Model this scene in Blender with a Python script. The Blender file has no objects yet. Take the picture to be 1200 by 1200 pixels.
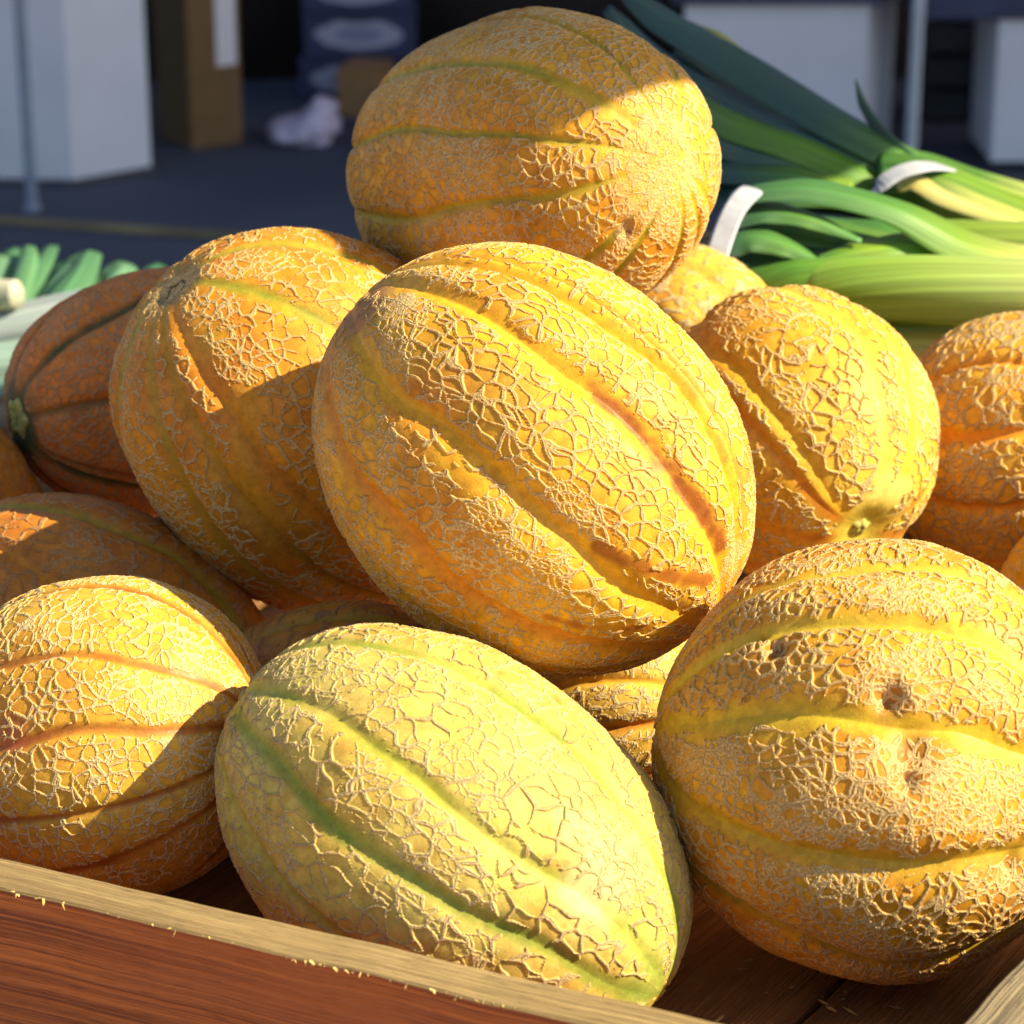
import bpy, math, random
import numpy as np
from mathutils import Vector, Matrix

# ------------------------------------------------------------------ camera, sky, sun
sc = bpy.context.scene
COL = sc.collection
Z0 = 0.85                                   # height of the crate floor above the street
PITCH = math.radians(20)
FPX = 600 / math.tan(math.radians(11))      # focal length in pixels of a 1200 px picture
R = np.array([1.0, 0, 0])
F = np.array([0, math.cos(PITCH), -math.sin(PITCH)])
U = np.array([0, math.sin(PITCH), math.cos(PITCH)])
CAM = np.array([0, 0, 0.516 + Z0])

cam = bpy.data.cameras.new('camera')
cam.sensor_width = 36
cam.angle = math.radians(22)
cam.clip_start = 0.02
cam.clip_end = 400
cam.dof.use_dof = True
cam.dof.focus_distance = 1.03
cam.dof.aperture_fstop = 16
camo = bpy.data.objects.new('camera', cam)
COL.objects.link(camo)
camo.matrix_world = Matrix(((R[0], U[0], -F[0], CAM[0]), (R[1], U[1], -F[1], CAM[1]), (R[2], U[2], -F[2], CAM[2]), (0, 0, 0, 1)))
sc.camera = camo

SUN = np.array([0.77, -0.195, 0.605])
SUN /= np.linalg.norm(SUN)
world = bpy.data.worlds.new('World')
sc.world = world
world.use_nodes = True
wn = world.node_tree
sky = wn.nodes.new('ShaderNodeTexSky')
sky.sky_type = 'NISHITA'
sky.sun_disc = False
sky.sun_elevation = math.asin(SUN[2])
sky.sun_rotation = math.atan2(SUN[0], SUN[1])
bg = wn.nodes['Background']
bg.inputs['Strength'].default_value = 0.086
wn.links.new(sky.outputs[0], bg.inputs['Color'])
sl = bpy.data.lights.new('sun', 'SUN')
sl.energy = 5.0
sl.angle = math.radians(0.5)
sl.color = (1.0, 0.915, 0.64)
so = bpy.data.objects.new('sun', sl)
COL.objects.link(so)
so.rotation_euler = Vector(SUN).to_track_quat('Z', 'Y').to_euler()
so.location = (3, -1, 6)
vs = sc.view_settings
vs.view_transform = 'Standard'
vs.look = 'None'
vs.gamma = 1
vs.use_curve_mapping = False
vs.exposure = 1.1
sc.render.engine = 'CYCLES'
sc.cycles.max_bounces = 6
sc.cycles.diffuse_bounces = 4

# ------------------------------------------------------------------ helpers
def pt(px, py, d):
    """the point seen at a photo pixel, d metres along the view axis"""
    return CAM + d * (F + (px - 600) / FPX * R - (py - 600) / FPX * U)

def on_z(px, py, z):
    v = F + (px - 600) / FPX * R - (py - 600) / FPX * U
    return CAM + v * ((z - CAM[2]) / v[2])

def on_y(px, py, y):
    v = F + (px - 600) / FPX * R - (py - 600) / FPX * U
    return CAM + v * ((y - CAM[1]) / v[1])

def tag(o, label=None, cat=None, group=None, kind=None):
    if label: o['label'] = label
    if cat: o['category'] = cat
    if group: o['group'] = group
    if kind: o['kind'] = kind
    return o

def link(name, verts, faces, m, parent=None, smooth=False):
    me = bpy.data.meshes.new(name)
    me.from_pydata([tuple(v) for v in verts], [], faces)
    me.update()
    if smooth:
        me.polygons.foreach_set('use_smooth', [True] * len(me.polygons))
    o = bpy.data.objects.new(name, me)
    COL.objects.link(o)
    if m: me.materials.append(m)
    if parent: o.parent = parent
    return o

def empty(name, loc=(0, 0, 0), rot=None):
    o = bpy.data.objects.new(name, None)
    COL.objects.link(o)
    o.location = loc
    o.empty_display_size = 0.05
    return o

def vnoise(p, scale, seed=0):
    """smooth value noise, 0..1, on an (n,3) array"""
    q = p * scale + seed * 17.31 + 100.0
    i = np.floor(q).astype(np.int64)
    t = q - i
    t = t * t * t * (t * (t * 6 - 15) + 10)
    out = np.zeros(len(p))
    for dx in (0, 1):
        for dy in (0, 1):
            for dz in (0, 1):
                h = (i[:, 0] + dx) * 73856093 ^ (i[:, 1] + dy) * 19349663 ^ (i[:, 2] + dz) * 83492791
                h = (h ^ (h >> 13)) * 1274126177 & 0x7fffffff
                h = (h ^ (h >> 16)) & 0xffff
                w = (t[:, 0] if dx else 1 - t[:, 0]) * (t[:, 1] if dy else 1 - t[:, 1]) * (t[:, 2] if dz else 1 - t[:, 2])
                out += w * h / 65535.0
    return out

def fbm(p, scale, seed=0, o=3):
    s = 0; a = 0.5; tot = 0
    for k in range(o):
        s = s + a * vnoise(p, scale * 2 ** k, seed + k * 3); tot += a; a *= 0.5
    return s / tot

_JIT = np.random.default_rng(77).random((8192, 3)).astype(np.float32)
def cracks(p, scale, nrm, seed=0):
    """distance to the nearest cell wall of a random cell pattern, in cells"""
    q = (p * scale + 50.0 + seed * 3.7).astype(np.float32)
    i = np.floor(q).astype(np.int32); f = q - i
    rs = np.empty((27, len(p), 3), np.float32); k = 0
    best = np.full(len(p), 9, np.float32); mr = np.zeros((len(p), 3), np.float32)
    for dx in (-1, 0, 1):
        for dy in (-1, 0, 1):
            for dz in (-1, 0, 1):
                h = ((i[:, 0] + dx) * 7385 ^ (i[:, 1] + dy) * 19349 ^ (i[:, 2] + dz) * 83497)
                r = _JIT[(h ^ (h >> 7)) & 8191] + np.array([dx, dy, dz], np.float32) - f
                rs[k] = r; k += 1
                d = np.einsum('ij,ij->i', r, r)
                c = d < best
                best[c] = d[c]; mr[c] = r[c]
    out = np.full(len(p), 9, np.float32)
    for k in range(27):
        dr = rs[k] - mr
        l = np.einsum('ij,ij->i', dr, dr)
        e = 0.5 * np.einsum('ij,ij->i', rs[k] + mr, dr) / np.sqrt(l + 1e-12)
        tn = np.einsum('ij,ij->i', dr, nrm) / np.sqrt(l + 1e-12)
        e = e / np.maximum(np.sqrt(np.maximum(1 - tn * tn, 0)), 0.3)
        c = (l > 1e-6) & (e < out)
        out[c] = e[c]
    return out

def sstep(a, b, x):
    t = np.clip((x - a) / (b - a), 0, 1)
    return t * t * (3 - 2 * t)

# node shorthand
class NT:
    def __init__(self, name):
        self.m = bpy.data.materials.new(name)
        self.m.use_nodes = True
        self.t = self.m.node_tree
        self.b = self.t.nodes['Principled BSDF']
        self.out = self.t.nodes['Material Output']
    def set(self, sock, v):
        if isinstance(v, bpy.types.NodeSocket): self.t.links.new(v, sock)
        elif v is not None: sock.default_value = v
    def n(self, typ, **kw):
        nd = self.t.nodes.new(typ)
        for k, v in kw.items(): setattr(nd, k, v)
        return nd
    def math(self, op, a, b=None, c=None, clamp=False):
        nd = self.n('ShaderNodeMath', operation=op, use_clamp=clamp)
        self.set(nd.inputs[0], a)
        if b is not None: self.set(nd.inputs[1], b)
        if c is not None: self.set(nd.inputs[2], c)
        return nd.outputs[0]
    def ss(self, x, a, b, lo=0.0, hi=1.0, typ='SMOOTHSTEP'):
        nd = self.n('ShaderNodeMapRange', interpolation_type=typ)
        self.set(nd.inputs['Value'], x)
        self.set(nd.inputs['From Min'], a); self.set(nd.inputs['From Max'], b)
        self.set(nd.inputs['To Min'], lo); self.set(nd.inputs['To Max'], hi)
        return nd.outputs[0]
    def mix(self, f, a, b, blend='MIX'):
        nd = self.n('ShaderNodeMix', data_type='RGBA', blend_type=blend)
        self.set(nd.inputs[0], f)
        for s, v in ((nd.inputs[6], a), (nd.inputs[7], b)):
            if isinstance(v, tuple): v = (*v[:3], 1)
            self.set(s, v)
        return nd.outputs[2]
    def noise(self, vec, scale, detail=2.0, rough=0.5, color=False):
        nd = self.n('ShaderNodeTexNoise')
        self.set(nd.inputs['Vector'], vec); self.set(nd.inputs['Scale'], scale)
        nd.inputs['Detail'].default_value = detail; nd.inputs['Roughness'].default_value = rough
        return nd.outputs['Color' if color else 'Fac']
    def edge(self, vec, scale, rnd=1.0):
        nd = self.n('ShaderNodeTexVoronoi', feature='DISTANCE_TO_EDGE')
        self.set(nd.inputs['Vector'], vec); nd.inputs['Scale'].default_value = scale
        nd.inputs['Randomness'].default_value = rnd
        return nd.outputs['Distance']
    def vm(self, op, a, b):
        nd = self.n('ShaderNodeVectorMath', operation=op)
        self.set(nd.inputs[0], a)
        if op == 'SCALE': self.set(nd.inputs['Scale'], b)
        else: self.set(nd.inputs[1], b)
        return nd.outputs[0]
    def attr(self, name, out='Fac'):
        nd = self.n('ShaderNodeAttribute', attribute_name=name)
        return nd.outputs[out]
    def obj(self):
        return self.n('ShaderNodeTexCoord').outputs['Object']
    def uv(self):
        return self.n('ShaderNodeTexCoord').outputs['UV']
    def bump(self, h, dist, strength=1.0):
        nd = self.n('ShaderNodeBump')
        self.set(nd.inputs['Height'], h); nd.inputs['Distance'].default_value = dist
        nd.inputs['Strength'].default_value = strength
        self.t.links.new(nd.outputs[0], self.b.inputs['Normal'])
    def bs(self, **kw):
        for k, v in kw.items():
            if isinstance(v, tuple) and len(v) == 3: v = (*v, 1)
            self.set(self.b.inputs[k.replace('_', ' ')], v)
        return self.m

def plain(name, col, rough=0.6, var=0.15, scale=30, metallic=0.0, bump=0.0):
    t = NT(name)
    n = t.noise(t.obj(), scale, 4)
    f = t.ss(n, 0.3, 0.7, 1 - var, 1 + var, 'LINEAR')
    c = t.vm('SCALE', tuple(col), f)
    t.bs(Base_Color=c, Roughness=rough, Metallic=metallic)
    if bump: t.bump(n, bump)
    return t.m

# ------------------------------------------------------------------ materials
def wood(name, light, dark, grain=(220, 3.0), rough=0.75, bump=0.0008, blotch=None, fuzz=0.0):
    """sawn timber: rings stretched along UV v (the length)"""
    t = NT(name)
    uv = t.uv()
    mp = t.n('ShaderNodeMapping'); t.set(mp.inputs[0], uv)
    mp.inputs['Scale'].default_value = (grain[0], grain[1], 1)
    w = t.noise(t.vm('MULTIPLY', uv, (9, 2.2, 1)), 1.0, 2)
    v = t.vm('ADD', mp.outputs[0], t.vm('SCALE', (1.8, 0.0, 0.0), w))
    n1 = t.noise(v, 1.0, 3, 0.6)
    n2 = t.noise(t.vm('ADD', t.vm('MULTIPLY', uv, (1250, 7, 1)), t.vm('SCALE', (5.0, 0.0, 0.0), w)), 1.0, 2)
    n3 = t.noise(t.vm('MULTIPLY', uv, (2600, 70, 1)), 1.0, 1)
    g = t.math('MULTIPLY', t.ss(n1, 0.36, 0.62), 0.5)
    g = t.math('ADD', g, t.math('MULTIPLY', t.ss(n2, 0.38, 0.60), 0.5))
    g = t.math('SUBTRACT', g, t.ss(n3, 0.62, 0.70, 0, 0.35), clamp=True)
    c = t.mix(g, dark, light)
    if blotch:
        bn = t.noise(t.vm('MULTIPLY', uv, (18, 7, 1)), 1.0, 4, 0.6)
        c = t.mix(t.ss(bn, 0.45, 0.7), c, blotch)
    if fuzz:
        fn = t.noise(t.vm('MULTIPLY', uv, (1500, 500, 1)), 1.0, 2)
        c = t.mix(t.ss(fn, 0.66, 0.76, 0, fuzz), c, light)
    t.bs(Base_Color=c, Roughness=rough)
    t.bump(g, bump)
    return t.m

def melon_material(name, cell=0.0059, width=0.118, height=0.00066, ridge=(0.62, 0.41, 0.165), crackc=(0.20, 0.10, 0.035),
                   aniso=0.62, second=0.5, broken=0.22, gloss=0.5, crack=0.45, edge=(0.42, 0.17, 0.02)):
    t = NT(name)
    p = t.obj()
    t.m['cell'] = cell; t.m['aniso'] = aniso    # the melon builder lays the cracks out with these
    d1 = t.attr('crack_wide')
    d2 = t.attr('crack_fine')
    nA = t.attr('swell')                       # breaks and swells the cords
    nB = t.attr('fine')                        # where the second, finer net shows
    nF = t.noise(p, 1100, 1, 0.6)              # cork grain
    net = t.attr('net')
    nm = t.ss(t.math('ADD', net, t.math('MULTIPLY', t.math('SUBTRACT', nA, 0.5), 1.2)), 0.22, 0.75)
    wid = t.math('MULTIPLY', width, t.ss(nA, 0.25, 0.75, 0.6, 1.4, 'LINEAR'))
    wid = t.math('MULTIPLY', wid, t.math('POWER', nm, 0.7))
    r1 = t.ss(d1, wid, t.math('MULTIPLY', wid, 0.32))
    r1 = t.math('MULTIPLY', r1, t.ss(nA, broken, broken + 0.10))
    k1 = t.ss(d1, t.math('MULTIPLY', wid, 0.36), 0.0)
    m2 = t.ss(nB, 0.62 - 0.3 * second, 0.74 - 0.3 * second)
    w2 = t.math('MULTIPLY', t.math('MULTIPLY', m2, nm), width * 1.35)
    r2 = t.math('MULTIPLY', t.ss(d2, w2, t.math('MULTIPLY', w2, 0.3)), t.ss(nA, 0.62, 0.5))
    rid = t.math('MULTIPLY', t.math('MAXIMUM', r1, t.math('MULTIPLY', r2, 0.7)), t.ss(nm, 0.02, 0.25))
    cork = t.attr('cork')
    ck = t.math('MULTIPLY', cork, t.ss(t.math('ADD', nA, t.math('MULTIPLY', t.math('SUBTRACT', nF, 0.5), 0.9)), 0.25, 0.6, 0.35, 1.0))
    rid = t.math('MAXIMUM', rid, ck)
    kr = t.math('MULTIPLY', t.math('MULTIPLY', k1, nm), crack)
    kr = t.math('MULTIPLY', kr, t.ss(nB, 0.35, 0.6, 0.3, 1.0))
    h = t.math('SUBTRACT', rid, kr)
    hh = t.math('ADD', t.math('MULTIPLY', h, t.ss(nB, 0.3, 0.7, height * 1.35, height * 0.65, 'LINEAR')), t.math('MULTIPLY', t.math('SUBTRACT', nF, 0.5), t.math('ADD', t.math('MULTIPLY', rid, 0.00032), 0.00009)))
    dn = t.n('ShaderNodeDisplacement')
    t.set(dn.inputs['Height'], hh); dn.inputs['Midlevel'].default_value = 0; dn.inputs['Scale'].default_value = 1
    t.t.links.new(dn.outputs[0], t.out.inputs['Displacement'])
    t.m.displacement_method = 'BOTH'
    skin = t.attr('skin', 'Color')
    v = t.ss(t.noise(p, 240, 2, 0.6), 0.3, 0.7, 0.82, 1.15, 'LINEAR')
    skin = t.vm('SCALE', skin, v)
    halo = t.math('MULTIPLY', t.ss(d1, width * 2.6, width * 0.8), t.math('MULTIPLY', nm, 0.38))
    skin = t.mix(halo, skin, t.mix(0.5, edge, skin))
    sc_ = t.noise(p, 85, 3, 0.7)
    skin = t.mix(t.ss(sc_, 0.55, 0.75, 0, 0.5), skin, t.vm('MULTIPLY', skin, (0.62, 0.48, 0.4)))
    skin = t.mix(t.ss(nF, 0.34, 0.26, 0, 0.5), skin, t.vm('MULTIPLY', skin, (0.5, 0.42, 0.4)))
    speck = t.ss(nF, 0.70, 0.76)
    skin = t.mix(t.math('MULTIPLY', speck, 0.4), skin, (0.8, 0.66, 0.36))
    rc = t.mix(t.ss(nF, 0.35, 0.65), tuple(c * 0.74 for c in ridge), tuple(min(1, c * 1.12) for c in ridge))
    rc = t.mix(t.math('MULTIPLY', t.ss(nB, 0.56, 0.42), 0.35), rc, tuple(np.array(ridge) * (0.62, 0.5, 0.36)))
    rm = t.ss(rid, 0.12, 0.75)
    c = t.mix(rm, skin, rc)
    c = t.mix(t.math('MULTIPLY', kr, 1.2, clamp=True), c, crackc)
    rough = t.ss(rm, 0, 1, t.ss(sc_, 0.35, 0.65, gloss - 0.06, gloss + 0.14), 0.9)
    t.bs(Base_Color=c, Roughness=rough)
    t.b.inputs['Specular IOR Level'].default_value = 0.3
    return t.m

YEL = (0.70, 0.355, 0.018); ORA = (0.60, 0.215, 0.016); GRN = (0.20, 0.24, 0.02); LIM = (0.60, 0.52, 0.10)
PAL = (0.74, 0.60, 0.17); BRN = (0.33, 0.11, 0.02); OLV = (0.34, 0.27, 0.02); DGR = (0.055, 0.07, 0.02); RUS = (0.33, 0.09, 0.014)
CRK = (0.56, 0.38, 0.16)

# ------------------------------------------------------------------ melons
def axes_of(ax):
    z = np.array(ax, float)
    z = z[0] * R + z[1] * U - z[2] * F
    z /= np.linalg.norm(z)
    x = -F - z * (-F @ z); x /= np.linalg.norm(x)
    return np.array([x, np.cross(z, x), z])

MEL_GROUP = 'netted melons heaped in the wooden crate'

def melon(label, px, py, d, a, b, ax, furrows, m, base=YEL, base2=ORA, lobe=0.036, chan=0.0022, fw=0.0034, egg=0.0,
          poles=(), scars=(), patches=(), dents=(), corks=(), seed=1, step=1.7, ribs=10, power=0.96, netmin=0.0, lump=0.042):
    s = d / FPX
    A, B = a * s, b * s
    ctr = pt(px, py, d)
    fr = axes_of(ax)
    ocam = fr @ (CAM - ctr)
    def hit(qx, qy):
        dv = fr @ (F + (qx - 600) / FPX * R - (qy - 600) / FPX * U)
        k = np.array([1 / B, 1 / B, 1 / A])
        o, v = ocam * k, dv * k
        aa, bb, cc = v @ v, 2 * o @ v, o @ o - 1
        disc = bb * bb - 4 * aa * cc
        tt = (-bb - math.sqrt(disc)) / (2 * aa) if disc > 0 else -bb / (2 * aa)
        return ocam + tt * dv
    # grid: finer towards the viewer, coarser behind
    bp = b * 1024 / 1200
    npf = int(2 * math.pi * 0.45 / (step / bp))
    nth = int(math.pi * (a + b) / 2 * 1024 / 1200 / step)
    u = np.arange(npf) / npf * 2 * math.pi - math.pi
    phi = u - 0.55 * np.sin(u)
    th = (np.arange(1, nth) / nth) * math.pi
    TH, PH = np.meshgrid(th, phi, indexing='ij')
    TH = np.r_[TH.ravel(), 0, math.pi]; PH = np.r_[PH.ravel(), 0, 0]
    st, ct = np.sin(TH), np.cos(TH)
    P0 = np.c_[B * st * np.cos(PH), B * st * np.sin(PH), A * ct]
    # furrows
    fl = []
    for fu in furrows:
        h = hit(fu[0], fu[1])
        fl.append((math.atan2(h[1], h[0]), fu[2], fu[3] if len(fu) > 3 else 1.0))
    fl.sort(key=lambda q: q[0])
    full = []
    for i, q in enumerate(fl):
        full.append(q)
        nx = fl[(i + 1) % len(fl)][0] + (2 * math.pi if i == len(fl) - 1 else 0)
        gap = nx - q[0]
        k = int(round(gap / (2 * math.pi / ribs))) - 1
        if gap > 2 * math.pi / ribs * 1.6:
            for j in range(k):
                full.append((q[0] + gap * (j + 1) / (k + 1), q[1], 1.0))
    wander = (vnoise(P0, 22, seed) - 0.5) * 0.16
    phw = PH + wander
    nf = len(full)
    D = np.stack([np.abs((phw - q[0] + math.pi) % (2 * math.pi) - math.pi) for q in full])
    order = np.argsort(D, 0)[:2]
    d0 = np.take_along_axis(D, order[:1], 0)[0]
    d1 = np.take_along_axis(D, order[1:2], 0)[0]
    tt = d0 / (d0 + d1 + 1e-9) * 2
    near = order[0]
    wm = np.array([q[2] for q in full])[near]
    ncol = np.array([q[1] for q in full])[near]
    pole_f = sstep(0.03, 0.5, st)
    lob = (1 - tt) ** 2 * lobe * (0.35 + 0.65 * pole_f) * sstep(0.0, 0.12, st)
    arc = d0 * B * st
    wloc = fw * wm * (0.35 + 0.65 * pole_f) * (0.75 + 0.6 * vnoise(P0, 60, seed + 4))
    groove = np.exp(-(arc / wloc) ** 2)
    rr = B * np.clip(st, 0, 1) ** power * (1 - egg * ct)
    zz = A * ct
    lumps = (fbm(P0, 16, seed + 9, 2) - 0.5) * 2 * lump + (fbm(P0, 60, seed + 11, 2) - 0.5) * 0.014
    rr = rr * (1 - lob + lumps)
    rr = rr - chan * groove * sstep(0.05, 0.3, st)
    V = np.c_[rr * np.cos(PH), rr * np.sin(PH), zz * (1 + lumps * 0.4)]
    nrm = P0 / np.array([B, B, A]) ** 2
    nrm /= np.linalg.norm(nrm, axis=1)[:, None]
    # skin colour, net strength, cork
    n1 = fbm(P0, 20, seed + 1, 3); n2 = fbm(P0, 55, seed + 2, 3); n3 = fbm(P0, 150, seed + 3, 2)
    skin = np.array(base)[None] * np.ones((len(V), 1))
    f2 = sstep(0.42, 0.66, 0.6 * n1 + 0.4 * n2)[:, None] * 0.75
    skin = skin * (1 - f2) + np.array(base2) * f2
    skin = skin * (0.84 + 0.32 * n3)[:, None]
    mo = (sstep(0.55, 0.7, fbm(P0, 110, seed + 41, 3)) * 0.4)[:, None]
    skin = skin * (1 - mo) + skin * np.array([0.85, 0.62, 0.5]) * mo
    gm = (groove * sstep(0.25, 0.55, groove + (n3 - 0.5) * 0.5) * (0.45 + 0.8 * n2))[:, None].clip(0, 1)
    skin = skin * (1 - gm) + ncol * gm
    net = 1 - 1.15 * np.exp(-(arc / (wloc * 0.95)) ** 2)
    net = net - 0.35 * sstep(0.66, 0.80, n1) * (1 - netmin)
    cork = np.zeros(len(V))
    for q in patches:      # (px,py,radius px,colour,strength)
        h = hit(q[0], q[1]); dd = np.linalg.norm(P0 - h, axis=1) / (q[2] * s)
        f = (sstep(1.15, 0.35, dd + (n2 - 0.5) * 0.9) * q[4])[:, None]
        skin = skin * (1 - f) + np.array(q[3]) * f
        if len(q) > 5: net = net - f[:, 0] * q[5]
    for pts, w, colr, k in scars:
        hp = [hit(*q) for q in pts]
        dm = np.full(len(V), 9.0)
        for i in range(len(hp) - 1):
            e = hp[i + 1] - hp[i]
            t_ = np.clip(((P0 - hp[i]) @ e) / (e @ e), 0, 1)
            dm = np.minimum(dm, np.linalg.norm(P0 - hp[i] - t_[:, None] * e, axis=1))
        f = sstep(1.25, 0.3, dm / (w * s) + (n3 - 0.5) * 1.3 + (n2 - 0.5) * 1.2)
        skin = skin * (1 - f[:, None] * k) + np.array(colr) * f[:, None] * k
        net = net - f * 1.2
    for q in dents:        # (px,py,radius px,depth m)
        h = hit(q[0], q[1]); dd = np.linalg.norm(P0 - h, axis=1) / (q[2] * s)
        V -= nrm * (q[3] * np.exp(-dd ** 2))[:, None]
        f = (np.exp(-(dd * 1.7) ** 2) * 0.6)[:, None]
        if q[3] > 0: skin = skin * (1 - f) + np.array(BRN) * f
    for q in corks:        # (px,py,radius px,strength)
        h = hit(q[0], q[1]); dd = np.linalg.norm(P0 - h, axis=1) / (q[2] * s)
        cork = np.maximum(cork, sstep(1.1, 0.45, dd + (n2 - 0.5) * 1.0) * q[3])
    for sgn, rad, dent, colr, ck in poles:   # end scars: sign, radius m, sink m, colour, cork
        dd = np.hypot(P0[:, 0], P0[:, 1]) / rad
        side = (ct * sgn > 0)
        f = np.where(side, np.exp(-dd ** 2), 0)
        V[:, 2] -= sgn * f * dent
        f3 = (np.where(side, sstep(1.7, 0.6, dd + (n2 - 0.5) * 0.8), 0))
        skin = skin * (1 - f3[:, None]) + np.array(colr) * f3[:, None]
        cork = np.maximum(cork, f3 * ck)
        net = net - f3 * (1 - ck)
    nr, ncn = nth - 1, npf
    idx = np.arange(nr * ncn).reshape(nr, ncn)
    a_ = idx[:-1]; b_ = idx[1:]
    q4 = np.stack([a_, b_, np.roll(b_, -1, 1), np.roll(a_, -1, 1)], -1).reshape(-1, 4)
    top, bot = nr * ncn, nr * ncn + 1
    t1 = np.stack([np.full(ncn, top), idx[0], np.roll(idx[0], -1)], -1)
    t2 = np.stack([np.full(ncn, bot), np.roll(idx[-1], -1), idx[-1]], -1)
    me = bpy.data.meshes.new('melon')
    nq, n3_ = len(q4), len(t1) + len(t2)
    me.vertices.add(len(V)); me.vertices.foreach_set('co', V.astype(np.float32).ravel())
    lv = np.r_[q4.ravel(), t1.ravel(), t2.ravel()].astype(np.int32)
    me.loops.add(len(lv)); me.loops.foreach_set('vertex_index', lv)
    me.polygons.add(nq + n3_)
    me.polygons.foreach_set('loop_start', np.r_[np.arange(nq) * 4, nq * 4 + np.arange(n3_) * 3].astype(np.int32))
    me.polygons.foreach_set('use_smooth', np.ones(nq + n3_, bool))
    me.update(calc_edges=True)
    at = me.attributes.new('skin', 'FLOAT_COLOR', 'POINT')
    at.data.foreach_set('color', np.c_[np.clip(skin, 0, 1), np.ones(len(V))].astype(np.float32).ravel())
    for nm_, arr in (('net', net), ('cork', cork), ('swell', fbm(P0, 170, seed + 31, 2)), ('fine', fbm(P0, 38, seed + 33, 2) + 0.35 * cork)):
        at = me.attributes.new(nm_, 'FLOAT', 'POINT')
        at.data.foreach_set('value', arr.astype(np.float32))
    wv = np.stack([fbm(P0, 95, seed + 20 + 2 * k_, 2) for k_ in range(3)], 1) - 0.5
    qq = (P0 + wv * 0.007) * np.array([1, 1, m['aniso']])
    for nm_, arr in (('crack_wide', cracks(qq, 1 / m['cell'], nrm.astype(np.float32), seed)), ('crack_fine', cracks(qq, 1.92 / m['cell'], nrm.astype(np.float32), seed + 1))):
        at = me.attributes.new(nm_, 'FLOAT', 'POINT')
        at.data.foreach_set('value', arr)
    me.materials.append(m)
    o = bpy.data.objects.new('melon', me)
    COL.objects.link(o)
    M = Matrix.Identity(4)
    for i in range(3):
        for j in range(3): M[j][i] = fr[i][j]
    M.translation = Vector(ctr)
    o.matrix_world = M
    tag(o, label, 'melon', MEL_GROUP)
    return o, A, B, hit

scar_mat = plain('stem_scar_cork', (0.16, 0.10, 0.035), 0.9, 0.5, 400, bump=0.0008)
stub_mat = plain('green_stem_stub', (0.42, 0.36, 0.08), 0.7, 0.4, 300, bump=0.0006)

def stem_scar(o, A, sgn, rad, z, m=None, seed=0, stub=0.0):
    """ring-shaped scar where the stalk came away, a part of its melon"""
    rng = np.random.default_rng(seed)
    n = 40; prof = [(0.0, 0.0 + stub), (0.35, 0.0005 + stub), (0.6, 0.0003 + stub * 0.9), (0.78, 0.0018), (1.0, 0.0012), (1.25, -0.002)]
    vs_, fs = [], []
    jit = 1 + 0.16 * np.sin(np.arange(n) * 2 * math.pi / n * 5 + seed) + rng.normal(0, 0.07, n)
    for r_, h_ in prof:
        for k in range(n):
            an = 2 * math.pi * k / n
            rr = r_ * rad * jit[k] + 1e-5
            vs_.append((rr * math.cos(an), rr * math.sin(an), sgn * (z + h_ + rng.normal(0, 0.0003))))
    for i in range(len(prof) - 1):
        for k in range(n):
            k2 = (k + 1) % n
            f_ = (i * n + k, i * n + k2, (i + 1) * n + k2, (i + 1) * n + k)
            fs.append(f_ if sgn < 0 else f_[::-1])
    return link('stem_scar', vs_, fs, m or scar_mat, o, True)

# --- the large netted melon in the middle of the heap
mM = melon_material('netting_middle', cell=0.0050, width=0.136, height=0.00061, aniso=0.62, second=0.45, broken=0.18)
oM, AM, BM, hM = melon('largest yellow melon in the middle of the heap with a long rust-brown scar', 625, 541, 1.058, 275, 231, (0.74, -0.66, 0.05),
      [(700, 450, YEL, 1.15), (590, 580, YEL, 1.25), (520, 680, ORA, 1.2), (790, 420, ORA, 0.8), (425, 655, OLV, 1.0), (640, 330, YEL, 0.9)],
      mM, seed=11, step=1.2, lobe=0.043, fw=0.0042,
      scars=[([(700, 455), (745, 495), (800, 570), (845, 635)], 14, (0.27, 0.065, 0.012), 0.9), ([(560, 575), (470, 500)], 9, YEL, 0.3),
             ([(700, 640), (760, 668), (830, 682)], 10, RUS, 0.85), ([(640, 725), (760, 735)], 8, RUS, 0.8), ([(800, 440), (850, 540)], 6, ORA, 0.8)],
      patches=[(425, 365, 50, (0.32, 0.13, 0.06), 0.8, 0.6), (640, 400, 60, YEL, 0.7), (580, 460, 55, (0.42, 0.22, 0.02), 0.6), (770, 545, 22, (0.30, 0.13, 0.06), 0.7, 0.5), (520, 420, 40, (0.36, 0.20, 0.02), 0.4)],
      corks=[(480, 355, 26, 0.8), (860, 660, 40, 0.55)])
# --- the melon on top of the heap
mT = melon_material('netting_top', cell=0.0051, width=0.147, height=0.00066, aniso=0.85, second=0.6, broken=0.16, ridge=(0.60, 0.40, 0.17))
oT, AT, BT, hT = melon('melon alone on top of the heap, half shaded, its corky blossom end facing right', 620, 203, 1.215, 252, 184, (0.60, -0.05, 0.79),
      [(690, 165, OLV, 0.8), (760, 125, OLV, 0.6), (830, 155, OLV, 0.6), (560, 238, OLV, 0.9), (700, 290, GRN, 0.7), (742, 295, GRN, 0.6), (780, 320, OLV, 0.6), (815, 265, OLV, 0.6), (820, 222, OLV, 0.6)],
      mT, seed=23, base=(0.66, 0.33, 0.02), base2=(0.58, 0.22, 0.015), step=1.45, lobe=0.024, chan=0.0014, fw=0.0030, power=0.86,
      corks=[(772, 208, 66, 0.5), (740, 265, 20, 0.5)], patches=[(735, 268, 16, (0.16, 0.10, 0.04), 0.9)], dents=[(738, 262, 11, 0.002)])
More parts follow.
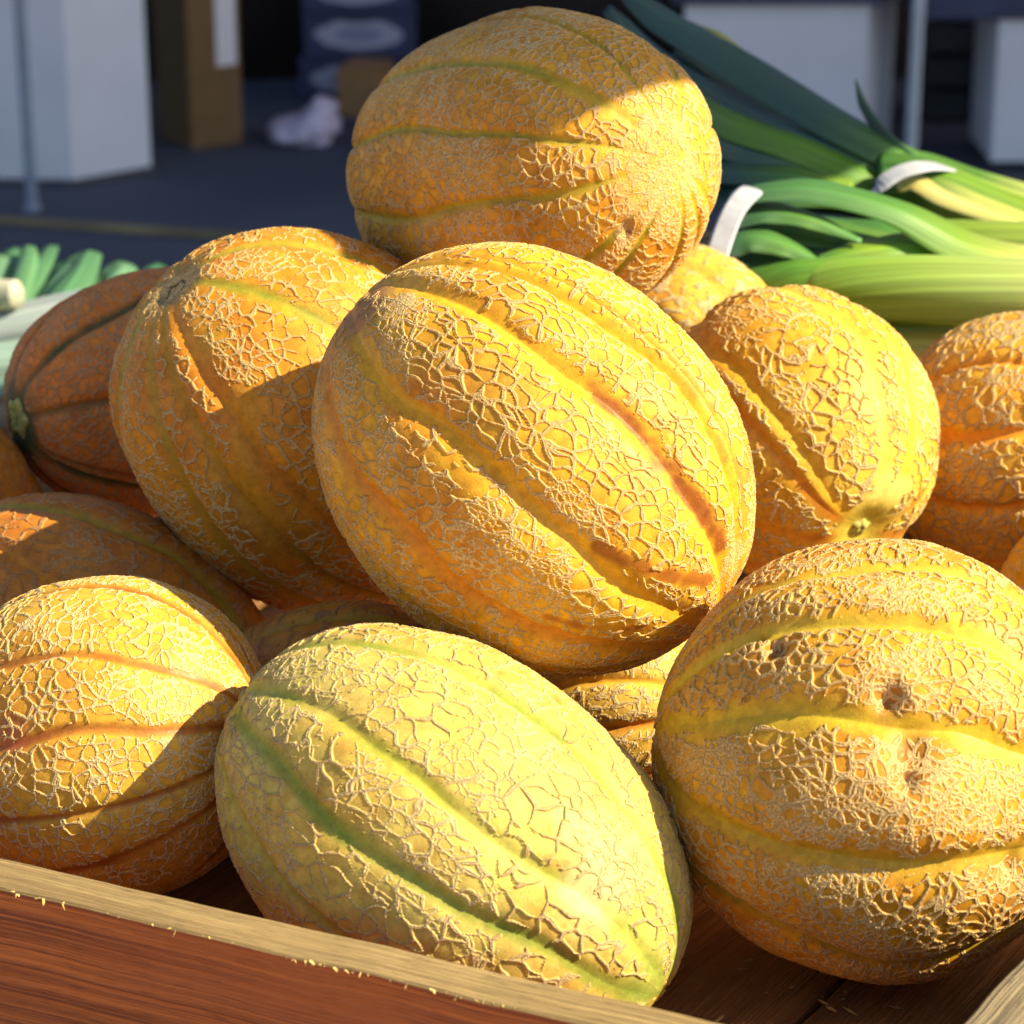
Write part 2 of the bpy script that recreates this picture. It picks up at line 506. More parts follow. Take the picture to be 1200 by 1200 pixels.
# --- front pale green melon
mG = melon_material('netting_front', cell=0.0074, width=0.088, height=0.00066, aniso=0.72, second=0.62, broken=0.21, ridge=(0.56, 0.40, 0.18), edge=(0.46, 0.34, 0.06), gloss=0.6)
oG, AG, BG, hG = melon('pale lime melon with green furrows at the front, resting against the front board', 528, 984, 0.986, 303, 219, (0.80, -0.54, 0.25),
      [(500, 1030, (0.19, 0.25, 0.025), 1.1), (410, 850, (0.36, 0.33, 0.03), 0.95), (735, 870, (0.36, 0.34, 0.04), 0.8), (300, 985, (0.40, 0.30, 0.03), 0.7), (785, 1060, (0.24, 0.27, 0.03), 0.8)],
      mG, base=(0.60, 0.445, 0.095), base2=(0.56, 0.34, 0.05), seed=37, step=1.2, chan=0.0014, lobe=0.018, fw=0.0040, egg=0.0, power=0.9,
      patches=[(700, 1010, 75, (0.56, 0.47, 0.17), 0.6, 0.3), (300, 1010, 70, (0.46, 0.30, 0.04), 0.7), (770, 1140, 60, (0.28, 0.34, 0.06), 0.7, 0.4), (750, 1075, 34, (0.34, 0.38, 0.06), 0.7), (720, 960, 26, (0.42, 0.42, 0.08), 0.6), (690, 1050, 50, (0.64, 0.58, 0.28), 0.6), (420, 800, 70, (0.60, 0.42, 0.10), 0.6), (600, 980, 60, LIM, 0.6)])
# --- big melon at right front
mH = melon_material('netting_right', cell=0.0047, width=0.177, height=0.00066, aniso=0.85, second=0.5, broken=0.15, ridge=(0.62, 0.41, 0.165))
oH, AH, BH, hH = melon('big melon at the right front with olive bands running sideways and small pits', 1022, 890, 0.999, 257, 256, (0.98, -0.10, 0.1),
      [(1050, 650, (0.55, 0.40, 0.04), 1.2), (1000, 722, (0.56, 0.40, 0.03), 1.25), (1000, 845, (0.52, 0.36, 0.02), 1.3), (1010, 1008, (0.48, 0.30, 0.02), 1.25), (1000, 1128, OLV, 1.0)],
      mH, base=(0.66, 0.33, 0.018), base2=(0.58, 0.22, 0.012), seed=41, step=1.2, lobe=0.048, fw=0.0046,
      patches=[(905, 765, 34, (0.38, 0.15, 0.02), 0.7), (1045, 815, 30, (0.34, 0.13, 0.02), 0.7), (1068, 895, 46, (0.36, 0.14, 0.02), 0.7), (1180, 1040, 50, (0.34, 0.14, 0.02), 0.6)],
      dents=[(908, 755, 15, 0.0055), (1042, 815, 15, 0.006), (1065, 880, 22, 0.005), (1185, 1020, 16, 0.004), (1062, 918, 12, 0.0035), (890, 735, 8, 0.003)])
# --- left front
mL = melon_material('netting_left_front', cell=0.0051, width=0.136, height=0.00051, aniso=0.9, second=0.45, broken=0.15, ridge=(0.66, 0.46, 0.21))
oL, AL, BL, hL = melon('orange-striped melon in the left front corner behind the front board', 120, 866, 1.055, 205, 191, (0.93, 0.1, 0.3),
      [(130, 772, RUS, 0.8), (150, 860, RUS, 0.9), (190, 932, RUS, 0.7), (180, 700, RUS, 0.8), (270, 745, RUS, 0.6), (130, 1015, RUS, 0.8)],
      mL, base=(0.68, 0.37, 0.035), base2=(0.62, 0.25, 0.018), seed=53, step=1.45, lobe=0.022, fw=0.0028, chan=0.0008,
      patches=[(10, 860, 30, (0.42, 0.10, 0.04), 0.8), (200, 1000, 60, (0.52, 0.22, 0.03), 0.6)])
# --- left shoulder of the heap
mB = melon_material('netting_left', cell=0.0059, width=0.118, height=0.00061, aniso=0.8, second=0.5, broken=0.21)
oB, AB, BB, hB = melon('tall melon left of the middle one with a dark stem scar at upper left', 366, 495, 1.20, 246, 213, (-0.612, 0.616, 0.496),
      [(330, 352, GRN, 1.1), (380, 285, OLV, 1.2), (330, 560, ORA, 1.2), (235, 520, (0.46, 0.24, 0.018), 1.0), (180, 470, (0.44, 0.25, 0.02), 1.0)],  # lower furrows coloured browner to stand for the shade on that side
      mB, base=(0.67, 0.27, 0.013), base2=(0.56, 0.17, 0.011), seed=61, step=1.45, chan=0.0013, ribs=9, lobe=0.043, fw=0.0038, lump=0.035,
      poles=[(1, 0.012, 0.005, (0.22, 0.13, 0.035), 0.6)], scars=[([(285, 480), (300, 570), (330, 660)], 22, (0.58, 0.26, 0.015), 0.6)],
      patches=[(300, 620, 60, (0.42, 0.16, 0.015), 0.6, 0.3), (250, 400, 40, YEL, 0.7, 0.5)])
stem_scar(oB, AB, 1, 0.0065, AB * 1.0 - 0.0055, seed=3)
# --- far left
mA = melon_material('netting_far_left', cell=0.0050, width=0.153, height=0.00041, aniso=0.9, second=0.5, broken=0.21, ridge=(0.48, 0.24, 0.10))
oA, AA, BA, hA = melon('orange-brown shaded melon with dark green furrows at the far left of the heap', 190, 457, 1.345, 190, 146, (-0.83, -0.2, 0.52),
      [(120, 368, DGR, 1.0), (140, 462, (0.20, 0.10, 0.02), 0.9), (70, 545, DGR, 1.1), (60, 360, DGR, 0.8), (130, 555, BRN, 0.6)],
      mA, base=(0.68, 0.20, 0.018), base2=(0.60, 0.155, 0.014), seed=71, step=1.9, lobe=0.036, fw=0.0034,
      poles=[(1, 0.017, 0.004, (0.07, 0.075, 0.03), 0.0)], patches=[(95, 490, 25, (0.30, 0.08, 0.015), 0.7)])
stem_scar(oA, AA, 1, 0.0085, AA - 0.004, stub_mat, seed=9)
# --- right shoulder
mC = melon_material('netting_right_shoulder', cell=0.0059, width=0.118, height=0.00097, aniso=0.5, second=0.4, broken=0.25, ridge=(0.62, 0.43, 0.18))
oC, AC, BC, hC = melon('melon right of the middle one with ribs meeting at a green stem end', 930, 510, 1.26, 177, 167, (0.39, -0.65, 0.65),
      [(860, 440, (0.66, 0.36, 0.02), 1.1), (1020, 450, (0.66, 0.44, 0.05), 1.0), (925, 560, ORA, 1.0), (1060, 540, YEL, 0.9), (1085, 570, RUS, 0.8)],
      mC, base=(0.70, 0.42, 0.04), base2=(0.62, 0.30, 0.02), seed=83, step=1.45, lobe=0.024, fw=0.0044, chan=0.0008,
      poles=[(1, 0.013, 0.006, (0.62, 0.46, 0.05), 0.0)], patches=[(905, 590, 50, (0.55, 0.24, 0.01), 0.6, 0.3), (1040, 590, 40, (0.74, 0.58, 0.16), 0.7, 0.6)])
stem_scar(oC, AC, 1, 0.0055, AC - 0.0075, stub_mat, seed=12, stub=0.003)
# --- far right
mD = melon_material('netting_far_right', cell=0.0072, width=0.165, height=0.00092, aniso=0.9, second=0.5, broken=0.17, ridge=(0.50, 0.33, 0.15))
melon('rough netted melon at the right edge beside the leek stems', 1197, 524, 1.33, 168, 157, (0.9, 0.05, 0.4),
      [(1150, 505, ORA, 1.0), (1150, 430, ORA, 0.6), (1140, 590, ORA, 0.9)],
      mD, base=(0.68, 0.37, 0.03), base2=(0.60, 0.26, 0.018), seed=91, step=1.9, lobe=0.036, fw=0.0037)
# --- behind, half buried
mE = melon_material('netting_behind', cell=0.0059, width=0.118, height=0.00061, second=0.4, ridge=(0.60, 0.42, 0.20))
melon('half-hidden yellow melon peeping out below the top melon beside the leek band', 790, 425, 1.42, 145, 140, (0.7, -0.6, 0.3),
      [(830, 330, ORA, 0.8), (800, 400, YEL, 1.0)], mE, base=(0.70, 0.42, 0.05), seed=97, step=3.2)
mF = melon_material('netting_shade', cell=0.0077, width=0.106, height=0.00056, aniso=0.6, second=0.4, ridge=(0.44, 0.22, 0.08))  # cords browned to put the shade into their colour
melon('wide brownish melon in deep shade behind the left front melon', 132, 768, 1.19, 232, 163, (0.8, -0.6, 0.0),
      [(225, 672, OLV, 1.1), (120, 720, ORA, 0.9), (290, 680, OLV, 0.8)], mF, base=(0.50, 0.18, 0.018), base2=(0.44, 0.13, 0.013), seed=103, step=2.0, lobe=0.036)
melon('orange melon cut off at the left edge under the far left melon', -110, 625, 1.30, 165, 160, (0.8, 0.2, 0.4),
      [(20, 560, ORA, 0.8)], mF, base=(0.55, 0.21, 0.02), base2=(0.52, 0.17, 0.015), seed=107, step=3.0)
melon('small melon wedged between the two big front melons under the middle one', 735, 832, 1.15, 124, 120, (0.9, 0.1, 0.4),
      [(740, 800, YEL, 0.8), (740, 860, ORA, 0.8)], mE, base=(0.72, 0.46, 0.08), base2=(0.66, 0.34, 0.03), seed=109, step=2.2)
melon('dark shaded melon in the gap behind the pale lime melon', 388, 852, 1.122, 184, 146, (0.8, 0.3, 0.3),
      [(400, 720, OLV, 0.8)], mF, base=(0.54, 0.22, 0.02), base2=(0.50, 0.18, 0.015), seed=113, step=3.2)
melon('sliver of melon at the right edge above the big right front melon', 1322, 722, 1.208, 155, 150, (0.9, 0.1, 0.3),
      [(1250, 650, YEL, 0.8)], mE, seed=127, step=3.6)

# ------------------------------------------------------------------ crate
rngw = np.random.default_rng(5)
def board(name, p0, p1, width_dir, thick_dir, width, thick, m, parent, nl=60, wob=0.0006, seed=0, label=None):
    """a sawn board from p0 to p1; its section is width x thick, edges slightly uneven"""
    p0, p1 = np.array(p0, float), np.array(p1, float)
    wd, td = np.array(width_dir, float), np.array(thick_dir, float)
    L = np.linalg.norm(p1 - p0); e = (p1 - p0) / L
    ch = min(thick, width) * 0.06
    sec = []
    nw, ntk = 8, 5
    for i in range(nw + 1): sec.append((ch + (width - 2 * ch) * i / nw, 0.0))
    for i in range(ntk + 1): sec.append((width, ch + (thick - 2 * ch) * i / ntk))
    for i in range(nw + 1): sec.append((width - ch - (width - 2 * ch) * i / nw, thick))
    for i in range(ntk + 1): sec.append((0.0, thick - ch - (thick - 2 * ch) * i / ntk))
    ns = len(sec)
    per = [0.0]
    for i in range(ns): per.append(per[-1] + math.dist(sec[i], sec[(i + 1) % ns]))
    vs_ = np.array([p0 + e * (L * j / nl) + wd * s_[0] + td * s_[1] for j in range(nl + 1) for s_ in sec])
    nz = np.c_[fbm(vs_, 25, seed, 3), fbm(vs_, 25, seed + 5, 3)] - 0.5
    vs_ = vs_ + wd * nz[:, :1] * wob * 4 + td * nz[:, 1:] * wob * 4
    fs, uvs = [], []
    for j in range(nl):
        for i in range(ns):
            i2 = (i + 1) % ns
            fs.append((j * ns + i, j * ns + i2, (j + 1) * ns + i2, (j + 1) * ns + i))
            uvs += [(per[i], L * j / nl), (per[i + 1], L * j / nl), (per[i + 1], L * (j + 1) / nl), (per[i], L * (j + 1) / nl)]
    fs.append(tuple(range(ns))[::-1]); uvs += [sec[i] for i in range(ns)][::-1]
    fs.append(tuple(nl * ns + i for i in range(ns))); uvs += [sec[i] for i in range(ns)]
    o = link(name, vs_, fs, m, parent, True)
    uvl = o.data.uv_layers.new(name='uv')
    uvl.data.foreach_set('uv', np.array(uvs, np.float32).ravel())
    md = o.modifiers.new('edge_split', 'EDGE_SPLIT'); md.split_angle = math.radians(35)
    if label: o['label'] = label
    return o

HB = Z0 + 0.070
fA, fB = on_z(0, 1004, HB), on_z(840, 1196, HB)
sA, sB = on_z(1126, 1199, HB), on_z(1200, 1121, HB)
ud = (fA - fB); ud /= np.linalg.norm(ud)          # along the front board, to the left
vd = (sB - sA); vd /= np.linalg.norm(vd)          # along the side board, away from the viewer
mat2 = np.array([[ud[0], -vd[0]], [ud[1], -vd[1]]])
kk = np.linalg.solve(mat2, (sA - fB)[:2])
O = fB + ud * kk[0]                                # inner corner of the crate at the top edge
O0 = np.array([O[0], O[1], Z0])
out_f = np.array([ud[1], -ud[0], 0]); out_f = out_f if out_f[1] < 0 else -out_f
out_s = np.array([vd[1], -vd[0], 0]); out_s = out_s if out_s[0] > 0 else -out_s
ZU = np.array([0, 0, 1.0])
LU, LV = 0.70, 0.62

front_red = wood('red_brown_stained_timber', (0.60, 0.165, 0.034), (0.20, 0.042, 0.012), (520, 2.0), 0.7, 0.0004, blotch=(0.46, 0.12, 0.03), fuzz=0.4)
saw_edge = wood('pale_sawn_edge', (0.42, 0.275, 0.11), (0.20, 0.12, 0.042), (260, 2.5), 0.9, 0.0009, blotch=(0.30, 0.19, 0.075), fuzz=0.4)
grey_wood = wood('weathered_grey_timber', (0.30, 0.22, 0.12), (0.12, 0.085, 0.045), (330, 6), 0.9, 0.0008)
floor_wood = wood('worn_brown_planks', (0.50, 0.23, 0.055), (0.20, 0.08, 0.018), (120, 6), 0.85, 0.0012, blotch=(0.30, 0.13, 0.03), fuzz=0.7)

crate = empty('wooden_crate', O0)
tag(crate, 'open wooden crate with reddish-brown front board holding the melons', 'crate')
def P(v): return np.array(v) - O0
# front board: stained face; the sawn top edge takes the pale material
fb = board('front_board', P(O0 - ud * 0.020 - ZU * 0.022), P(O0 + ud * LU - ZU * 0.022), ZU, out_f, 0.092, 0.0192, front_red, crate, 160, 0.0005, 3)
fb.data.materials.append(saw_edge)
def edge_faces(o, axis_z):
    for pl in o.data.polygons:
        if abs(pl.normal.z) > 0.25 and pl.center.z > 0.05: pl.material_index = 1
edge_faces(fb, 0)
# torn fibres hanging along the sawn edge
def splinters(n, parent):
    rg = np.random.default_rng(8); vs_, fs = [], []
    for i in range(n):
        t = rg.beta(1.1, 1.3) * 0.42 + 0.03
        clump = 0.5 + 0.5 * math.sin(t * 70) * math.sin(t * 31 + 1)
        if rg.random() > 0.12 + 0.88 * clump ** 3: continue
        c = O + ud * t + out_f * (0.0187 + rg.random() * 0.0006) + ZU * (-0.0006 - rg.random() * 0.0012 * clump)
        l = (0.0004 + rg.random() ** 2 * 0.0024); w = 0.0002 + rg.random() ** 2 * 0.0005
        dr = ud * rg.normal(0, 0.9) + out_f * abs(rg.normal(0.3, 0.3)) - ZU * (0.1 + rg.random() * 0.7); dr /= np.linalg.norm(dr)
        sd = np.cross(dr, out_f + 0.2 * ud); sd /= np.linalg.norm(sd); up = np.cross(dr, sd)
        k = len(vs_)
        for q, ww in ((0, 1), (0.6, 0.8), (1, 0.15)):
            for a_ in range(3):
                an = a_ * 2.094
                vs_.append(P(c + dr * l * q + (sd * math.cos(an) + up * math.sin(an)) * w * ww))
        for q in range(2):
            for a_ in range(3):
                b_ = (a_ + 1) % 3
                fs.append((k + q * 3 + a_, k + q * 3 + b_, k + q * 3 + 3 + b_, k + q * 3 + 3 + a_))
        fs.append((k + 6, k + 7, k + 8))
    o = link('splinter', vs_, fs, plain('torn_wood_fibre', (0.60, 0.42, 0.14), 0.9, 0.4, 500), parent)
    o['kind'] = 'stuff'
splinters(420, crate)
sb = board('side_board', P(O0 - vd * 0.0 - ZU * 0.022), P(O0 + vd * LV - ZU * 0.022), ZU, out_s, 0.092, 0.022, grey_wood, crate, 100, 0.0006, 21)
board('back_board', P(O0 + vd * (LV + 0.001) - ZU * 0.022), P(O0 + vd * (LV + 0.001) + ud * LU - ZU * 0.022), ZU, -out_f, 0.092, 0.018, grey_wood, crate, 60, 0.0006, 31)
board('end_board', P(O0 + ud * (LU + 0.001) - ZU * 0.022), P(O0 + ud * (LU + 0.001) + vd * LV - ZU * 0.022), ZU, -out_s, 0.092, 0.018, grey_wood, crate, 60, 0.0006, 41)
# floor planks run away from the front board
k = 0; x = 0.001
wds = [0.098, 0.11, 0.104, 0.118, 0.097, 0.11]
for i, w in enumerate(wds):
    w = min(w, LU - x - 0.001)
    perp = ud - vd * (ud @ vd); perp /= np.linalg.norm(perp)
    s0 = O0 + ud * x
    sn = abs(ud @ perp)
    board('floor_plank', P(s0 + vd * 0.001 - ZU * (0.012 + 0.0004 * (i % 2))), P(s0 + vd * (LV - 0.001) - ZU * (0.012 + 0.0004 * (i % 2))), perp, ZU, (w - 0.0025) * sn, 0.012, floor_wood, crate, 90, 0.0007, 50 + i)
    x += w

rg = np.random.default_rng(19); vs_, fs = [], []
for i in range(160):
    c = O0 + ud * rg.uniform(0.005, 0.25) + vd * rg.uniform(0.004, 0.16) + ZU * 0.0016
    an = rg.random() * 6.28; l = 0.0008 + rg.random() ** 2 * 0.005; w = 0.0004 + rg.random() * 0.0006
    dr = np.array([math.cos(an), math.sin(an), rg.normal(0, 0.1)]); sd = np.array([-math.sin(an), math.cos(an), 0])
    k = len(vs_)
    for a_, b_, h_ in ((-1, 0, 0), (0, -1, 0), (1, 0, 0.2), (0, 1, 0), (0, 0, 1)):
        vs_.append(P(c + dr * l * a_ + sd * w * b_ + ZU * w * h_))
    fs += [(k, k + 1, k + 4), (k + 1, k + 2, k + 4), (k + 2, k + 3, k + 4), (k + 3, k, k + 4), (k + 3, k + 2, k + 1, k)]
o = link('wood_chip', vs_, fs, plain('straw_and_chips', (0.42, 0.27, 0.09), 0.9, 0.5, 300), crate)
o['kind'] = 'stuff'

# ------------------------------------------------------------------ table carrying everything
tbl = empty('market_table', (0, 1.25, 0))
tag(tbl, 'trestle table of rough boards carrying the crate and the leeks', 'table')
tw = wood('table_boards', (0.30, 0.20, 0.11), (0.15, 0.09, 0.045), (60, 4), 0.8, 0.001)
def T(v): return np.array(v) - np.array([0, 1.25, 0])
yb = 0.62
while yb < 1.85:
    board('table_board', T((-1.0, yb, Z0 - 0.050)), T((1.3, yb, Z0 - 0.050)), (0, 1, 0), (0, 0, 1), 0.128, 0.025, tw, tbl, 20, 0.0004, int(yb * 100))
    yb += 0.131
for lx in (-0.9, 1.2):
    for ly in (0.7, 1.8):
        board('leg', T((lx, ly, 0.0)), T((lx, ly, Z0 - 0.052)), (1, 0, 0), (0, 1, 0), 0.06, 0.06, tw, tbl, 6, 0.0003, 7)

# ------------------------------------------------------------------ leeks
def leek_material(name, sat=1.0):
    t = NT(name)
    c = t.attr('skin', 'Color')
    uv = t.uv()
    s1 = t.noise(t.vm('MULTIPLY', uv, (420, 4, 1)), 1.0, 3)
    s2 = t.noise(t.vm('MULTIPLY', uv, (170, 4, 1)), 1.0, 2)
    pch = t.noise(t.vm('MULTIPLY', uv, (30, 18, 1)), 1.0, 3)
    f = t.math('MULTIPLY', t.ss(s1, 0.3, 0.7, 0.76, 1.22, 'LINEAR'), t.ss(s2, 0.3, 0.7, 0.88, 1.12, 'LINEAR'))
    c = t.vm('SCALE', c, f)
    c = t.mix(t.ss(pch, 0.45, 0.75, 0, 0.35), c, t.vm('MULTIPLY', c, (0.75, 0.95, 0.9)))
    t.bs(Base_Color=c, Roughness=t.ss(pch, 0.3, 0.7, 0.30, 0.5))
    t.b.inputs['Specular IOR Level'].default_value = 0.5
    t.bump(s1, 0.0004)
    # a leaf lets some of the light through
    tr = t.n('ShaderNodeBsdfTranslucent'); t.set(tr.inputs['Color'], t.vm('MULTIPLY', c, (1.15, 1.25, 0.5)))
    mx = t.n('ShaderNodeMixShader'); mx.inputs[0].default_value = 0.22
    t.t.links.new(t.b.outputs[0], mx.inputs[1]); t.t.links.new(tr.outputs[0], mx.inputs[2])
    t.t.links.new(mx.outputs[0], t.out.inputs['Surface'])
    return t.m
leek_mat = leek_material('leek_leaf')

def spline(pts, n):
    pts = [np.array(p, float) for p in pts]
    P_ = [2 * pts[0] - pts[1]] + pts + [2 * pts[-1] - pts[-2]]
    out = []
    m_ = len(pts) - 1
    for i in range(n + 1):
        t = i / n * m_; k_ = min(int(t), m_ - 1); t -= k_
        a, b, c, d = P_[k_:k_ + 4]
        out.append(0.5 * ((2 * b) + (-a + c) * t + (2 * a - 5 * b + 4 * c - d) * t * t + (-a + 3 * b - 3 * c + d) * t ** 3))
    return np.array(out)

def paint(o, cols):
    at = o.data.attributes.new('skin', 'FLOAT_COLOR', 'POINT')
    at.data.foreach_set('color', np.c_[np.clip(cols, 0, 1), np.ones(len(cols))].astype(np.float32).ravel())

def leaf(parent, org, pts, widths, cols, face=None, fold=0.25, thick=0.0009, n=36, nw=10, seed=0, name='leaf', cup=1.0):
    """a strap leaf along a curve of 3-D points: widths and colours are spread along it"""
    c = spline(pts, n)
    wv = np.interp(np.linspace(0, 1, n + 1), np.linspace(0, 1, len(widths)), widths)
    cl = np.stack([np.interp(np.linspace(0, 1, n + 1), np.linspace(0, 1, len(cols)), [q[k_] for q in cols]) for k_ in range(3)], 1)
    tan = np.gradient(c, axis=0); tan /= np.linalg.norm(tan, axis=1)[:, None]
    fc = np.array(face if face is not None else -F * 0.8 + U * 0.6, float)
    vs_, vc, uvp = [], [], []
    rg = np.random.default_rng(seed)
    ph0 = rg.random() * 6
    L = np.r_[0, np.cumsum(np.linalg.norm(np.diff(c, axis=0), axis=1))]
    for side in (1, -1):
        for i in range(n + 1):
            sd = np.cross(tan[i], fc); sd /= np.linalg.norm(sd)
            nr = np.cross(sd, tan[i])
            for j in range(nw + 1):
                u_ = j / nw * 2 - 1
                w_ = wv[i] * 0.5
                hgt = -fold * abs(u_) ** 1.4 * w_ * cup + 0.05 * w_ * math.sin(i * 0.5 + ph0 + u_ * 2) * abs(u_)
                th = thick * (1 - 0.8 * abs(u_)) * side * 0.5
                vs_.append(c[i] + sd * u_ * w_ * (1 - 0.12 * fold) + nr * (hgt + th) - org)
                k_ = 1.0 + 0.10 * (1 - abs(u_)) + (0.22 if abs(u_) < 0.08 else 0)
                vc.append(cl[i] * k_); uvp.append((u_ * w_ + seed * 0.37, L[i] + seed * 0.11))
    fs = []
    nn = (n + 1) * (nw + 1)
    for i in range(n):
        for j in range(nw):
            a = i * (nw + 1) + j
            fs.append((a, a + 1, a + nw + 2, a + nw + 1))
            fs.append((nn + a, nn + a + nw + 1, nn + a + nw + 2, nn + a + 1))
    for i in range(n):
        for j in (0, nw):
            a = i * (nw + 1) + j; b = a + nw + 1
            fs.append((a, b, nn + b, nn + a) if j == 0 else (a, nn + a, nn + b, b))
    for i in (0, n):
        for j in range(nw):
            a = i * (nw + 1) + j
            fs.append((a, nn + a, nn + a + 1, a + 1) if i == 0 else (a, a + 1, nn + a + 1, nn + a))
    o = link(name, vs_, fs, leek_mat, parent, True)
    paint(o, np.array(vc))
    uvl = o.data.uv_layers.new(name='uv')
    lv = np.zeros(len(o.data.loops), np.int32); o.data.loops.foreach_get('vertex_index', lv)
    uvl.data.foreach_set('uv', np.array(uvp, np.float32)[lv].ravel())
    return o

def shank(parent, org, pts, radii, cols, n=40, ns=28, flat=1.0, seed=0, name='shank'):
    c = spline(pts, n)
    rv = np.interp(np.linspace(0, 1, n + 1), np.linspace(0, 1, len(radii)), radii)
    cl = np.stack([np.interp(np.linspace(0, 1, n + 1), np.linspace(0, 1, len(cols)), [q[k_] for q in cols]) for k_ in range(3)], 1)
    tan = np.gradient(c, axis=0); tan /= np.linalg.norm(tan, axis=1)[:, None]
    vs_, vc, uvp, fs = [], [], [], []
    L = np.r_[0, np.cumsum(np.linalg.norm(np.diff(c, axis=0), axis=1))]
    for i in range(n + 1):
        a = np.cross(tan[i], ZU); a /= np.linalg.norm(a); b = np.cross(a, tan[i])
        for j in range(ns):
            an = 2 * math.pi * j / ns
            r_ = rv[i] * (1 + 0.03 * math.sin(3 * an + seed))
            vs_.append(c[i] + a * math.cos(an) * r_ + b * math.sin(an) * r_ * flat - org)
            vc.append(cl[i]); uvp.append((an * rv[i] + seed, L[i]))
    for i in range(n):
        for j in range(ns):
            j2 = (j + 1) % ns
            fs.append((i * ns + j, i * ns + j2, (i + 1) * ns + j2, (i + 1) * ns + j))
    fs.append(tuple(range(ns))[::-1]); fs.append(tuple(n * ns + j for j in range(ns)))
    o = link(name, vs_, fs, leek_mat, parent, True)
    paint(o, np.array(vc))
    uvl = o.data.uv_layers.new(name='uv')
    lv = np.zeros(len(o.data.loops), np.int32); o.data.loops.foreach_get('vertex_index', lv)
    uvl.data.foreach_set('uv', np.array(uvp, np.float32)[lv].ravel())
    return o

def pxs(lst, d0, d1=None):
    d1 = d0 if d1 is None else d1
    n = len(lst) - 1
    return [pt(x, y, d0 + (d1 - d0) * i / n) for i, (x, y) in enumerate(lst)]

LD = (0.030, 0.075, 0.055); LG = (0.07, 0.20, 0.035); LY = (0.20, 0.31, 0.03); LP = (0.46, 0.48, 0.12); LW = (0.72, 0.68, 0.42); LM = (0.09, 0.21, 0.035)
band_mat = plain('white_rubber_band', (0.36, 0.36, 0.40), 0.5, 0.1, 200)
def band(parent, org, pts, w, face, thick=0.0014):
    c = spline(pts, 30)
    tan = np.gradient(c, axis=0); tan /= np.linalg.norm(tan, axis=1)[:, None]
    vs_, fs = [], []
    for i in range(31):
        fc = np.array(face, float); nr = fc - tan[i] * (fc @ tan[i]); nr /= np.linalg.norm(nr); sd = np.cross(tan[i], nr)
        for a, b in ((-1, 0), (-0.8, 1), (0.8, 1), (1, 0)):
            vs_.append(c[i] + sd * a * w / 2 + nr * b * thick - org)
    for i in range(30):
        for j in range(4):
            j2 = (j + 1) % 4
            fs.append((i * 4 + j, (i + 1) * 4 + j, (i + 1) * 4 + j2, i * 4 + j2))
    fs += [(0, 1, 2, 3), (123, 122, 121, 120)]
    return link('band', vs_, fs, band_mat, parent, False)

MM = 1.47 / FPX        # metres per pixel at the leeks
# near bundle
org2 = pt(1000, 330, 1.50)
b2 = empty('leek_bundle', org2)
tag(b2, 'near bundle of leeks with thick pale stems, white band just right of the top melon', 'leeks', 'tied leek bundles on the table')
shank(b2, org2, pxs([(1330, 352), (1200, 345), (1080, 338), (1000, 335), (930, 333), (872, 335)], 1.44, 1.46), [40 * MM, 40 * MM, 37 * MM, 34 * MM, 31 * MM, 22 * MM], [LW, (0.66, 0.64, 0.28), (0.46, 0.54, 0.14), (0.22, 0.40, 0.05), (0.11, 0.27, 0.03), (0.07, 0.17, 0.03)], seed=1)
shank(b2, org2, pxs([(1330, 352), (1200, 345), (1080, 338), (1000, 336), (958, 337), (930, 341)], 1.4385, 1.457), [42 * MM, 42 * MM, 39.5 * MM, 36.5 * MM, 33 * MM, 22 * MM], [LW, (0.46, 0.53, 0.15), (0.32, 0.46, 0.08), (0.22, 0.37, 0.045), (0.22, 0.36, 0.05), (0.15, 0.29, 0.035)], seed=6, name='sheath')
shank(b2, org2, pxs([(1330, 425), (1180, 418), (1050, 412), (960, 405)], 1.45, 1.48), [34 * MM, 33 * MM, 28 * MM, 24 * MM], [LW, LP, (0.42, 0.48, 0.12), LY], seed=2)
shank(b2, org2, pxs([(1330, 300), (1200, 295), (1100, 290), (1000, 285)], 1.52, 1.54), [36 * MM, 36 * MM, 34 * MM, 20 * MM], [LP, (0.30, 0.40, 0.06), LY, LG], seed=3)
shank(b2, org2, pxs([(1330, 400), (1200, 395), (1060, 385), (950, 375)], 1.54, 1.55), [36 * MM, 36 * MM, 34 * MM, 30 * MM], [LP, (0.30, 0.40, 0.06), LY, LG], seed=4)
shank(b2, org2, pxs([(1330, 380), (1200, 360), (1060, 350), (900, 345)], 1.60, 1.62), [60 * MM, 60 * MM, 60 * MM, 50 * MM], [LP, LY, LG, LD], seed=5)
leaf(b2, org2, pxs([(858, 232), (900, 222), (960, 222), (1050, 245), (1130, 285), (1210, 305)], 1.45, 1.47), [22 * MM, 34 * MM, 42 * MM, 46 * MM, 62 * MM, 60 * MM], [LD, (0.05, 0.13, 0.045), (0.065, 0.18, 0.05), (0.09, 0.22, 0.035), LY, LP], seed=1)
leaf(b2, org2, pxs([(856, 255), (900, 247), (950, 256), (1010, 282)], 1.455, 1.46), [30 * MM, 34 * MM, 30 * MM, 8 * MM], [LD, (0.055, 0.15, 0.045), LM, LG], seed=2)
leaf(b2, org2, pxs([(850, 288), (880, 278), (920, 287), (965, 310)], 1.45, 1.45), [36 * MM, 40 * MM, 34 * MM, 8 * MM], [LD, (0.055, 0.15, 0.04), LM, LG], seed=3)
leaf(b2, org2, pxs([(960, 305), (1020, 292), (1080, 290), (1150, 305)], 1.455, 1.475), [20 * MM, 46 * MM, 60 * MM, 50 * MM], [LG, LY, (0.16, 0.34, 0.04), LY], seed=4)
leaf(b2, org2, pxs([(850, 310), (900, 330), (980, 330)], 1.46, 1.47), [30 * MM, 44 * MM, 30 * MM], [LD, LG, LG], seed=5)
